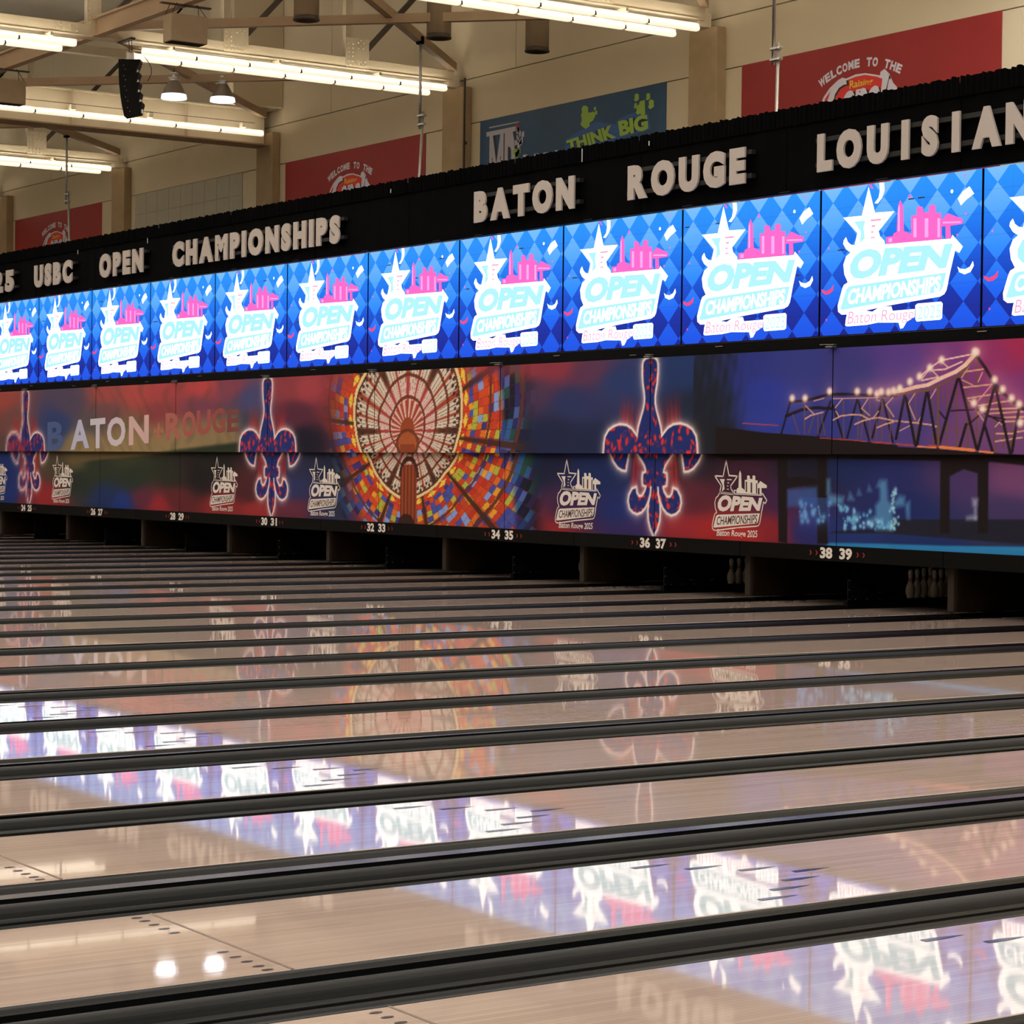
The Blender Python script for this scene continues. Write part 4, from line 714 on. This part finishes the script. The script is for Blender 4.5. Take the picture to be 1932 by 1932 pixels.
for k in range(-1, 12):
    x = SX0-(k+1)*SW
    if k == -1: lab = 'blue LED screen cut off by the right edge of the photo'
    elif k == 10: lab = 'blue LED screen cut off by the left edge of the photo'
    elif k == 11: lab = 'blue LED screen beyond the left edge of the photo'
    else: lab = 'blue LED screen with the white OPEN logo, %s whole screen from the right' % ('first','second','third','fourth','fifth','sixth','seventh','eighth','ninth','tenth')[k]
    s = tag(put('led_screen', body, loc=(x, SY, SZ0)), lab, 'screen', 'LED screens in a row')
    for nm, me in (('screen_face', face), ('logo_backing', backing), ('star_emblem', star), ('pink_skyline', sky), ('title_lettering', lettering), ('confetti', confetti)):
        q_ = put(nm, me, s)
        if nm == 'confetti': q_['kind'] = 'stuff'
    # a few dead strips, different on every screen
    rr = random.Random(k*31+5); mb = MB()
    for i in range(5):
        a, b = rr.uniform(.05, SW-.3), rr.choice([.2525*j+.004 for j in range(1, 7)]); mb.flat([(a,b),(a+rr.uniform(.06,.15),b),(a+.1,b+.014),(a,b+.014)], -.0012)
    tag(mb.build('dead_strip', led_dead, s), kind='stuff')
tag(MB().bbox(-34, 6, 17.47, 17.76, 3.035, 3.188, .006).box(-34, 6, 17.475, 17.49, 3.19, 3.2).build('support_beam', black_metal), 'long black beam carrying the row of LED screens above the mural', 'beam')
_b = bpy.data.objects['support_beam']; rr = random.Random(4)
for i in range(16): x = -26+1.85*i+rr.uniform(-.5,.5); MB().bbox(x-.07, x+.07, 17.455, 17.47, 3.09+.05*(i%2), 3.10+.05*(i%2), .002).build('cable_clip', screw_mat, _b)

# ------------------------------------------------------------------ black header drape with raised letters
HZ0, HZ1, HY = 4.985, 6.005, 17.60
bar_mat = mat('letter_rail', (.018,.017,.017), .6, spec=.2)
hd = tag(empty('header_drape', (0, HY, HZ0)), 'long black header drape with a gathered top edge above the screens', 'drape')
def wavy(x0, x1, z0, z1, y, amp, wl, seed, rag=0.0):
    r = random.Random(seed); n = int((x1-x0)/(wl/6)); vs = []; fs = []; ph = r.uniform(0, 6)
    for i in range(n+1):
        x = x0+(x1-x0)*i/n; d = amp*(math.sin(2*PI*x/wl+ph)+.5*math.sin(2*PI*x/(wl*2.7)+ph*2)); zt = z1+rag*(math.sin(x*23+ph)*.5+math.sin(x*57)*.5)
        vs += [(x, y+d, z0), (x, y+d*1.1, (z0+z1)/2), (x, y+d, zt)]
    for i in range(n): fs += [(3*i,3*i+3,3*i+4,3*i+1), (3*i+1,3*i+4,3*i+5,3*i+2)]
    return MB().add(vs, fs)
xs = [-33.5+2.93*i for i in range(14)]
for i, (a, b) in enumerate(zip(xs, xs[1:])):
    wavy(a+.006, b-.006, 0, .84, .012, .004, .45, i).build('drape_panel', black_cloth, hd, True)
    wavy(a+.003, b-.003, .80, HZ1-HZ0, -.02, .013, .085, 50+i, .014).build('gathered_valance', black_cloth, hd, True)
for i in range(14): x = -26.5+2.1*i+rr.uniform(-.6,.6); MB().bbox(x-.10, x+.10, -.005, .004, .004, .014, .002).build('hem_clip', bar_mat, hd)
MB().box(xs[0], xs[-1], .05, .12, 0, HZ1-HZ0-.05).build('drape_frame', black_metal, hd)
strap_mat = mat('white_strap', (.6,.6,.6), .5)
for x, z0, z1, y in ((-19.25,.70,.80,-.05),(-5.45,.80,.98,-.05),(-3.95,.86,.92,-.05),(-10.5,.84,.9,-.05),(-22.45,.72,.80,-.05)):
    MB().box(x-.008, x+.008, y-.006, y, z0, z1).build('tie_strap', strap_mat, hd)
WORDS = [('2025',-28.05,-25.64,[.0,.27,.53,.77]), ('USBC',-24.53,-22.61,None), ('OPEN',-21.29,-19.33,None), ('CHAMPIONSHIPS',-18.07,-11.98,None), ('BATON',-8.05,-5.55,None), ('ROUGE',-4.33,-1.92,None), ('LOUISIANA',-.588,3.94,None)]
LZ, LH, LBOLD = 5.155, .452, .068
hh = solid_letter('H', LBOLD, .05)[0]; hc0, hc1 = hh[:,1].min(), hh[:,1].max(); sc = LH/(hc1-hc0)
for word, xa, xb, _ in WORDS:
    r = tag(empty('header_word', (xa, 17.5, LZ)), 'raised grey letters reading %s on the black drape' % word, 'sign', 'words on the header drape')
    V = [solid_letter(c, LBOLD, .05) for c in word]
    ws = [v[:,0].max()-v[:,0].min() for v, f in V]
    if word == 'LOUISIANA':
        px = [0,.34,.86,1.43,1.755,2.23,2.54,3.04,3.65]
        kx = .425/ws[1]
    else:
        gap = .16 if len(word) > 6 else .17
        kx = (xb-xa)/(sum(ws)+gap*(len(ws)-1)); px = []; c = 0
        for w_ in ws: px.append(c*kx); c += w_+gap
    for ch, (v, f), x in zip(word, V, px):
        p = v.copy(); p[:,0] = (p[:,0]-p[:,0].min())*kx+x; q = (p[:,1]-hc0)*sc; d = p[:,2]
        MB().add([(a, -e*.26, b) for a, b, e in zip(p[:,0], q, d)], f).build('letter', letter_mat, r)
    for z in (.065, .36): MB().box(-.06, xb-xa+.09, .02, .092, z, z+.055).build('letter_rail', bar_mat, r)

# ------------------------------------------------------------------ wall banners
BY = 26.43
def banner(name, x0, x1, m, label):
    o = tag(MB().bbox(x0, x1, BY, BY+.018, 5.6, 9.055, .004).build('wall_banner', m), label, 'banner', 'banners on the back wall'); return o
red_mat = mat('banner_red', lin(158,34,36), .6, noise=.05, scale=1.2)
b_white = mat('banner_white', lin(238,232,244), .5); b_red = mat('banner_bright_red', lin(232,44,40), .5); b_yel = mat('banner_yellow', lin(240,205,50), .5); b_blk = mat('banner_black', (.01,.01,.012), .6)
def cane_logo():
    m = MB(); y = 0; x0 = -12.74
    T = lambda k: [(a-x0, b) for a, b in BAN[k]]
    ov = T('oval'); m.flat([(ov[0][0], 6.2)]+ov+[(ov[-1][0], 6.2)], y-.001)
    oi = T('ovalin'); m.flat([(oi[0][0], 6.2)]+oi+[(oi[-1][0], 6.2)], y-.002, 1)
    for k in ('C',):
        p = T(k); c = np.mean(p, 0); m.flat([((a-c[0])*1.13+c[0]+.03, (b-c[1])*1.06+c[1]-.03) for a, b in p], y-.003, 3); m.flat(p, y-.004)
    q = T('Q_ane'); q[0] = (q[0][0]-.06, q[0][1]-.35); q[1] = (q[1][0]-.06, q[1][1]-.35)
    q[3] = (q[3][0]+.03, q[0][1]+(q[3][1]-q[0][1])/.72); q[2] = (q[2][0]+.03, q[1][1]+(q[2][1]-q[1][1])/.72)
    text_quad(m, 'ane', [(a+.05, b-.03) for a, b in q], y-.003, .075, 3); text_quad(m, 'ane', q, y-.004, .055)
    m.flat([(a+.04, b-.03) for a, b in T('ap')], y-.003, 3); m.flat(T('ap'), y-.004); m.flat(T('dogish'), y-.0035)
    text_quad(m, 'Raising', T('Q_rais'), y-.004, .02, 2)
    # arched line of lettering
    w0, t, o_, e = T('arcW'); A = np.array(w0); B = np.array(((t[0]+o_[0])/2, (t[1]+o_[1])/2)); C_ = np.array(e)
    D = 2*(A[0]*(B[1]-C_[1])+B[0]*(C_[1]-A[1])+C_[0]*(A[1]-B[1])); s = [float(p@p) for p in (A, B, C_)]
    cx = (s[0]*(B[1]-C_[1])+s[1]*(C_[1]-A[1])+s[2]*(A[1]-B[1]))/D; cz = (s[0]*(C_[0]-B[0])+s[1]*(A[0]-C_[0])+s[2]*(B[0]-A[0]))/D; R = math.hypot(A[0]-cx, A[1]-cz)
    a0 = math.atan2(A[1]-cz, A[0]-cx); a1 = math.atan2(C_[1]-cz, C_[0]-cx); txt = 'WELCOME TO THE'
    for i, ch in enumerate(txt):
        if ch == ' ': continue
        a = a0+(a1-a0)*i/(len(txt)-1); h = .155; wd = .135 if ch != 'W' else .165; c, sn = math.cos(a), math.sin(a)
        P_ = lambda u, v: (cx+(R+v)*c+u*sn, cz+(R+v)*sn-u*c)
        text_quad(m, ch, (P_(-wd/2,-h/2), P_(wd/2,-h/2), P_(wd/2,h/2), P_(-wd/2,h/2)), y-.002, .055)
    return m.mesh('banner_print', [b_white, b_red, b_yel, b_blk])
cl = cane_logo()
for x0, x1, lab in ((-12.74,-6.24,'dark red wall banner with an arched white logo, at the upper right'), (-30.27,-23.74,'dark red wall banner with an arched white logo, left of the blue banner'), (-47.74,-41.26,'small far dark red wall banner at the left end of the wall')):
    o = banner('wall_banner', x0, x1, red_mat, lab)
    put('banner_print', cl, o, (x0, BY-.002, 0))
blue_mat = mat('banner_blue', lin(26,70,108), .6, noise=.22, scale=.9)
o = banner('wall_banner', -21.51, -15.0, blue_mat, 'dark blue wall banner with bright green lettering')
b_green = mat('banner_green', lin(150,190,60), .5); b_halo = mat('banner_halo', lin(40,92,160), .6); b_grey = mat('banner_grey', lin(190,186,196), .5); b_navy = mat('banner_navy', lin(16,34,62), .6); b_dred = mat('banner_dull_red', lin(130,40,40), .5)
m = MB(); y = BY-.003
m.flat(BAN['halo'], y)
def grow(q, s):
    c = np.mean(q, 0); return [tuple((np.array(p)-c)*s+c) for p in q]
for k, t in (('Q_tb1','THINK'), ('Q_tb2','BIG')):
    text_quad(m, t, BAN[k], y-.001, .13, 3); text_quad(m, t, BAN[k], y-.002, .055, 1)
for k, rads in (('spl', (.16,.0,.05,.06,.10,.13,.12,.2,.14,.08)), ('spl2', (.10,.09,.12,.07,.0,.0,.10,.12,.10))):
    for (x, z), r in zip(BAN[k], rads):
        if r: m.flat([(x+r*(.75+.25*math.sin(j*2.3))*math.cos(2*PI*j/10), z+r*(.8+.2*math.sin(j*3.1))*math.sin(2*PI*j/10)) for j in range(10)], y-.0025-.0002*x%.001-.0001*(z*10%7), 1)
m.flat(BAN['stem2'], y-.0022, 1)
q = BAN['Q_mp']
lo = 1.3
for (a, b), t in (((.0, .56), 'M'), ((.60, 1.0), 'P')):
    L_ = lambda f: q[0][0]+(q[1][0]-q[0][0])*f
    for dx, mi, bd in ((.07, 3, .06), (0, 2, .03)):
        text_quad(m, t, ((L_(a)+dx, q[0][1]-lo), (L_(b)+dx, q[0][1]-lo), (L_(b)+dx, q[3][1]), (L_(a)+dx, q[3][1])), y-.001-.0004*(mi == 2), bd, mi)
for f in (.0, .34, .60): m.flat([(L_(f)-.12, q[3][1]-.10), (L_(f)+.42, q[3][1]-.10), (L_(f)+.42, q[3][1]), (L_(f)-.12, q[3][1])], y-.003-.001*f, 2)
m.flat(BAN['mline'], y-.001, 2)
for i, (x, z) in enumerate(BAN['px']): m.flat([(x-.05,z-.07),(x+.05,z-.05),(x+.05,z+.07),(x-.05,z+.05)], y-.0016, 4 if i < 2 else 2)
for x, z in BAN['gx']: m.flat([(x-.06,z-.06),(x+.06,z-.05),(x+.06,z+.06),(x-.06,z+.05)], y-.0016, 1)
for x, z in BAN['dash']: m.flat([(x-.05,z-.2),(x+.14,z-.18),(x+.14,z+.04),(x-.02,z+.05)], y-.0012, 2)
m.build('banner_print', [b_halo, b_green, b_grey, b_navy, b_dred], o)
# pale gridded patch where a banner has been taken down
gm = mat('patch_grey', lin(196,190,172), .8, noise=.06, scale=2)
gr = tag(empty('wall_patch', (-39.0, 26.43, 6.2)), 'pale grey gridded wall patch between two red banners', 'wall panel')
for i in range(9):
    for j in range(5): MB().bbox(i*.715+.006, (i+1)*.715-.006, 0, .012, j*.57+.006, (j+1)*.57-.006, .002).build('grid_tile', gm, gr)
# ------------------------------------------------------------------ roof steel
NODES = (9.3, 12.1, 14.95, 17.75, 20.75, 23.62)
def bolts(mb, x, pts):
    for y, z in pts: mb.add([(x,y-.02,z),(x,y,z-.02),(x,y+.02,z),(x,y,z+.02),(x+.025,y-.012,z),(x+.025,y,z-.012),(x+.025,y+.012,z),(x+.025,y,z+.012)], [(0,1,5,4),(1,2,6,5),(2,3,7,6),(3,0,4,7),(4,5,6,7)])
def truss(X, label):
    r = tag(empty('roof_truss', (X, 26.2, 9.98)), label, 'roof truss', 'roof trusses')
    def B(mb, nm, m): return mb.build(nm, m, r, loc=(-X, -26.2, -9.98))
    B(MB().bbox(X-.13, X+.13, 6, 26.15, 9.98, 10.205, .012).box(X-.16, X+.16, 6, 26.1, 9.955, 9.98), 'bottom_chord', steel_cream)
    B(MB().bbox(X-.13, X+.13, 6, 26.4, 12.9, 13.15, .012), 'top_chord', steel_cream)
    B(MB().bbox(X-.12, X+.12, 26.0, 26.3, 9.84, 10.1, .01), 'bearing_block', steel_cream)
    for y in NODES:
        big = abs(y-17.75) < .1
        B(MB().box(X-.06, X+.06, y-.17, y-.15, 10.2, 12.9).box(X-.06, X+.06, y+.0, y+.02, 10.2, 12.9).box(X-.008, X+.008, y-.17, y+.02, 10.2, 12.9), 'post', steel_cream)
        B(MB().bar((X, y+.32, 10.35), (X, y+2.75, 12.95), .10, .10), 'web_diagonal', dark_steel)
        if y > 15:
            z0, z1 = (9.985, 10.62) if not big else (9.985, 10.9)
            B(MB().box(X+.131, X+.143, y-.20, y+.36 if not big else y+.10, z0, z1), 'gusset_plate', steel_cream)
            mb = MB()
            if big: bolts(mb, X+.143, [(y-.14, 10.06+.09*i) for i in range(9)]+[(y+.02, 10.06+.09*i) for i in range(9)]+[(y-.85+.11*i, z) for i in range(5) for z in (10.04, 10.13)])
            else: bolts(mb, X+.143, [(y-.14, 10.05+.088*i) for i in range(6)]+[(y-.03, 10.05+.088*i) for i in range(6)]+[(y+.07+.1*i, z) for i in range(3) for z in (10.05, 10.14)]+[(y+.16+a, 10.47+b) for a, b in ((0,0),(.06,.06),(-.06,.06),(.06,-.06),(-.06,-.06),(0,.11),(.11,0))])
            tag(B(mb, 'bolts', bolt_mat), kind='stuff')
    return r
truss(TRUSS_X['E'], 'cream steel roof truss above the row of tube lights at the top right')
truss(TRUSS_X['D'], 'cream steel roof truss with bolted plates across the upper middle of the photo')
truss(TRUSS_X['B'], 'cream steel roof truss with a bolted plate at the far upper left')
truss(TRUSS_X['A'], 'farthest cream steel roof truss at the left edge of the photo')
XC = TRUSS_X['C']
g = tag(MB().box(XC-.02, XC+.02, 6, 26.18, 9.53, 10.36).build('plate_girder', steel_cream), 'solid cream steel girder behind the brightest row of tube lights at the left', 'beam')
MB().bbox(XC-.35, XC+.35, 6, 26.15, 9.49, 9.53, .006).build('bottom_flange', steel_brown, g); MB().bbox(XC-.2, XC+.2, 6, 26.2, 10.36, 10.40, .006).build('top_flange', steel_cream, g)
for y in (12, 15, 18, 21, 24): MB().box(XC+.02, XC+.2, y-.008, y+.008, 9.53, 10.36).build('stiffener', steel_cream, g)
MB().tube((XC+.42, 8, 10.0), (XC+.42, 25.7, 10.0), .008, 6).build('cable', cable_mat, g)
for y in (20.9, 22.9, 25.4): MB().bbox(XC+.30, XC+.45, y-.06, y+.06, 9.86, 9.99, .01).box(XC+.02, XC+.42, y-.01, y+.01, 9.92, 9.95).build('cable_clip', fixture_mat, g)

def brace(p, q, label, m=None):
    return tag(MB().bar(p, q, .15, .17).build('roof_brace', m or steel_brown), label, 'steel brace', 'flat braces between the trusses')
Z = 10.27; ks = 'ABCDE'
nm = {'D':'middle truss', 'E':'right truss', 'C':'solid girder', 'B':'far truss', 'A':'farthest truss'}
for a, b in zip(ks, ks[1:]):
    xa, xb = TRUSS_X[a], TRUSS_X[b]
    brace((xa+.16, 26.1, Z), (xb-.16, 17.85, Z), 'taupe brace running toward the camera from the wall, %s to %s' % (nm[a], nm[b]))
    brace((xa+.16, 17.85, Z-.09), (xb-.16, 26.1, Z-.09), 'taupe brace running back to the wall, %s to %s' % (nm[a], nm[b]))
    s = tag(MB().box(xa+.14, xb-.14, 17.66, 17.84, 9.96, 10.0).box(xa+.14, xb-.14, 17.66, 17.84, 10.3, 10.34).box(xa+.14, xb-.14, 17.735, 17.765, 10.0, 10.3).build('roof_strut', steel_brown), 'deep straight strut from %s to %s' % (nm[a], nm[b]), 'steel strut', 'straight struts over the screens')
tag(MB().bar((TRUSS_X['E']+.16, 26.1, Z), (-5.1, 17.85, Z), .15, .17).build('roof_brace', steel_brown), 'taupe brace end at the wall beside the rightmost column', 'steel brace', 'flat braces between the trusses')

# ------------------------------------------------------------------ tube light rows
side_mat = mat('tube_side', (.9,.9,.88), .4, emit=(1,.95,.88), strength=2.2, sampling='FRONT')
def diffuser():
    sec = [(-.036,.10,2),(-.066,.085,1),(-.072,.055,1),(-.062,.022,0),(-.036,.004,0),(0,0,0),(.036,.004,0),(.062,.022,0),(.072,.055,1),(.066,.085,1),(.036,.10,2)]
    n = len(sec); rings = [(-.585,.45),(-.575,.75),(-.55,.95),(-.52,1),(.52,1),(.55,.95),(.575,.75),(.585,.45)]
    vs = []; mb = MB()
    for y, s in rings: vs += [(x*s, y, .055+(z-.055)*s) for x, z, k in sec]
    for k in range(len(rings)-1):
        for i in range(n):
            j = (i+1) % n; a = sec[i][2] if i < n-1 else 2
            mi = 2 if i == n-1 else (1 if (sec[i][1] > .05 and sec[j][1] > .05) else 0)
            mb.add([vs[k*n+i], vs[k*n+j], vs[(k+1)*n+j], vs[(k+1)*n+i]], [(0,1,2,3)], mi)
    mb.add(vs[:n], [tuple(range(n))], 0); mb.add(vs[-n:], [tuple(range(n-1,-1,-1))], 0)
    return mb
diff_me = diffuser().mesh('diffuser', [diffuser_mat, side_mat, uplight_mat])
cap_me = MB().bbox(-.05,.05,-.016,.016,.02,.095,.004).mesh('end_joint', dark_steel)
tray_me = MB().bbox(-.045,.045,-.6,.6,.10,.125,.004).mesh('tray', fixture_mat)
def light_row(x, y1, n, label, z=9.68):
    r = tag(empty('tube_light_row', (x, y1-n*.6, z)), label, 'light', 'rows of tube lights')
    MB().bbox(-.012, .012, -n*.6, n*.6, .101, .159, .004).build('tray', fixture_mat, r)
    for i in range(n):
        y = (i-(n-1)/2)*1.2
        put('diffuser', diff_me, r, (0, y, 0))
        if i: put('end_joint', cap_me, r, (0, y-.6, 0))
    return r
def hang(X, y0, y1, label):
    r = tag(empty('light_hanger', (X, (y0+y1)/2, 9.9)), label, 'light hanger', 'hangers of the tube lights')
    yc = (y0+y1)/2
    for y in np.arange(y0+.6, y1, 2.4):
        y = float(y)-yc
        MB().bar((-.42, y, -.025), (.42, y, -.025), .05, .07).build('cross_arm', fixture_mat, r)
        MB().tube((.0, y, -.0), (.02, y+.03, .10), .012, 6).build('hanger_rod', fixture_mat, r)
    MB().tube((.18, y0-yc, -.04), (.18, y1-yc, -.04), .018, 6).tube((-.2, y0-yc, -.04), (-.2, y1-yc, -.04), .018, 6).build('conduit', fixture_mat, r)
    mb = MB(); pts = [(.06+.05*math.sin(i*.9), y0-yc+i*(y1-y0)/30, -.03-.05*abs(math.sin(i*.62))) for i in range(31)]
    for a, b in zip(pts, pts[1:]): mb.tube(a, b, .009, 5, caps=False)
    mb.build('loose_cable', fixture_mat, r)
names_ = {'E':'at the top right of the photo', 'D':'beside the hanging black speaker', 'B':'at the far left under the far truss', 'A':'farthest away at the left edge'}
for k in 'EDBA':
    X = TRUSS_X[k]
    for s, nm_ in ((.35, 'nearer'), (-.35, 'farther')):
        light_row(X+s, 25.82, 6, '%s row of glowing tube lights %s' % (nm_, names_[k]))
        if k in 'ED': light_row(X+s, 17.25, 5, ('%s short row of tube lights in the top left corner' if k == 'D' else '%s row of tube lights beyond the top edge') % nm_)
    hang(X, 18.7, 25.8, 'cream cross arms and cables over tube lights %s' % names_[k])
    if k in 'ED': hang(X, 11.3, 17.2, 'cream cross arms over the tube lights %s' % ('in the top left corner' if k == 'D' else 'beyond the top edge'))
light_row(XC+.47, 25.93, 7, 'brightest row of tube lights in front of the solid girder')

# ------------------------------------------------------------------ hung things
shade_glow_mat = mat('shade_glow', (.9,.9,.95), .3, emit=(.82,.85,1), strength=1.7, sampling='FRONT')  # emission imitating lamp light glowing through the lower shade
def hibay(x, y, z, top, label):
    r = tag(empty('high_bay_lamp', (x, y, z)), label, 'lamp', 'bell shaped lamps')
    MB().lathe([(.275,0),(.272,.02),(.25,.10),(.215,.20),(.16,.30),(.125,.36),(.115,.38),(.10,.38),(.15,.29),(.20,.2),(.24,.10),(.262,.018)], 24).build('shade', lamp_metal, r, True)
    MB().lathe([(.279,-.01),(.283,.0),(.268,.085),(.262,.085)], 24).build('shade_glow_ring', shade_glow_mat, r, True)  # added outer ring, emits to imitate the glow low on the shade
    MB().lathe([(0,-.03),(.12,-.022),(.262,.0)], 24).build('lens', hibay_mat, r, True)
    MB().lathe([(.10,.38),(.10,.42),(.13,.43),(.13,.45),(.05,.46),(.05,.52),(.09,.53),(.09,.56),(0,.57)], 12).build('driver', pipe_mat, r)
    MB().tube((0,0,.56), (0,0,top-z), .012, 6).build('hook', dark_steel, r)
hibay(-25.65, 21.15, 9.54, 10.2, 'bell shaped bright lamp right of the hanging black speaker')
hibay(-26.04, 22.53, 9.66, 10.12, 'bell shaped bright lamp farther right under the tube lights')
sp = tag(empty('line_array_speaker', (-21.78, 18.33, 9.62)), 'tall curved black hanging line array speaker', 'speaker')
ang = YAW
def spk_pt(u, v, w_): return (u*math.cos(ang)-w_*math.sin(ang), u*math.sin(ang)+w_*math.cos(ang), v)
u0, v0, tilt = -.20, -.16, 0.0
for i in range(5):
    h = .215; c, s = math.cos(tilt), math.sin(tilt)
    P2 = [(0,0),(.40-.03*(i > 0)*0,0),(.40,-.03),(.315,-h),(0,-h)]
    P2 = [(u0+a*c-b*s, v0+a*s+b*c) for a, b in P2]
    mb = MB(); fr = [spk_pt(a, b, -.17) for a, b in P2]; bk = [spk_pt(a, b, .17) for a, b in P2]; n = 5
    mb.add(fr+bk, [(4,3,2,1,0), (5,6,7,8,9)]+[(j,(j+1)%n,n+(j+1)%n,n+j) for j in range(n)])
    cab = mb.build('cabinet', speaker_mat, sp)
    mb = MB()
    for (a, b) in ((.10,-.06),(.13,-.14)):
        p = spk_pt(u0+a*c-b*s, v0+a*s+b*c, -.172); mb.box(p[0]-.005, p[0]+.005, p[1]-.005, p[1]+.005, p[2]-.005, p[2]+.005)
    mb.build('rigging_pin', screw_mat, cab)
    a, b = .345, -.17; p = spk_pt(u0+a*c-b*s, v0+a*s+b*c, -.05); MB().box(p[0]-.02, p[0]+.02, p[1]-.02, p[1]+.02, p[2]-.04, p[2]+.04).build('side_bracket', pipe_mat, cab)
    u0, v0 = P2[4]; tilt += .055
q = [spk_pt(a, b, w_) for a, b, w_ in ((-.2,-.16,0),(.2,-.16,0),(.2,-.10,0),(-.2,-.10,0))]
MB().bar(spk_pt(-.21,-.13,0), spk_pt(.22,-.13,0), .30, .06).build('rigging_frame', speaker_mat, sp)
MB().bbox(-.06,.06,-.06,.06,-.10,.05,.01).build('hoist', pipe_mat, sp); MB().box(-.5,.12,-.05,.05,.30,.34).build('hanger_beam', dark_steel, sp); MB().tube((-.12,-.02,.0), (-.02,0,.02), .02, 8).build('shackle', pin_red, sp)
MB().tube((-.04,0,.04), (-.08,.0,.36), .006, 5).tube((.05,0,.04), (.06,0,.36), .006, 5).build('suspension_wire', cable_mat, sp)
mb = MB(); pts = [spk_pt(.26+.16*math.sin(i*.26), .0-.05*i, .0) for i in range(11)]
for a, b in zip(pts, pts[1:]): mb.tube(a, b, .008, 5, caps=False)
mb.build('signal_cable', cable_mat, sp)
def housing(x, y, z, label):
    r = tag(empty('hanging_housing', (x, y, z)), label, 'ceiling unit', 'box shaped ceiling units')
    MB().bbox(-.17,.17,-.37,.37,0,.50,.012).build('casing', box_mat, r); MB().box(-.15,.15,-.35,.35,-.004,.0).build('underside_grille', black_metal, r)
    for sx, sy, ty in ((-.14,-.34,-.28),(.14,-.34,-.20),(.14,.34,.2),(-.14,.34,.28)): MB().tube((sx,sy,.5), (sx*.4,ty,10.0-z-.02), .007, 5).build('hanging_wire', cable_mat, r)
    MB().tube((.0,-.2,.5), (.05,-.1,.62), .02, 8).build('eye_bolt', black_metal, r)
    MB().box(-.05,.05,-.5,.5,9.94-z,9.965-z).build('mounting_rail', dark_steel, r)
housing(-18.15, 17.75, 9.26, 'box shaped taupe ceiling unit hanging in front of the upper truss')
housing(-26.75, 17.75, 9.22, 'box shaped taupe ceiling unit at the left edge above the bright tube row')
for i, (y, lab) in enumerate(((19.82,'left one of the three taupe cylinders hanging at the top'),(22.72,'middle one of the three taupe hanging cylinders, beside a pipe'),(25.02,'right one of the three taupe cylinders, under the tube lights'))):
    r = tag(empty('cylinder_pendant', (-17.35, y, 9.80)), lab, 'pendant', 'hanging cylinders')
    MB().lathe([(.235,.07),(.235,3.2),(.0,3.2)], 24).build('housing', box_mat, r, True)
    MB().lathe([(.19,.05),(.19,.0),(.245,.0),(.25,.02),(.235,.05),(.235,.085)], 24).build('rim', dark_steel, r, True); MB().lathe([(0,.06),(.2,.06)], 20).build('dark_lens', black_metal, r)
def pipe(x, y, ztop, zj, lean, label):
    r = tag(empty('hanging_pipe', (x, y, zj)), label, 'pipe', 'pipes hanging behind the header')
    MB().tube((0,0,-.18), (0,0,ztop-zj), .030, 10).build('upper_tube', pipe_mat, r, True)
    MB().tube((.12,0,.16), (.12+lean,0,5.4-zj), .030, 10).build('lower_tube', pipe_mat, r, True)
    for z in (.08, -.10): MB().bbox(-.05,.18,-.05,.05,z-.025,z+.025,.01).tube((-.08,0,z), (.22,0,z), .014, 6).build('swivel_clamp', pipe_mat, r)
    MB().bbox(-.10,.05,-.06,.06,ztop-zj-.14,ztop-zj+.02,.012).build('beam_clamp', black_metal, r)
pipe(-19.58, 23.70, 10.27, 8.60, -.30, 'long hanging pipe left of the blue banner, in front of a dark red banner')
pipe(-36.78, 23.43, 10.27, 8.55, .25, 'hanging pipe with a clamp in front of the small far red banner')
pipe(-8.78, 23.80, 12.4, 8.42, -.06, 'hanging pipe with swivel clamps in front of the big red banner at the right')
tag(MB().tube((-21.78,26.2,5), (-21.78,26.2,10.0), .022, 8).tube((-21.78,26.2,8.6),(-21.78,26.25,8.6),.035,8).tube((-21.78,26.2,7.6),(-21.78,26.25,7.6),.035,8).build('wall_conduit', cable_mat), 'thin dark vertical conduit on the column left of the blue banner', 'conduit')
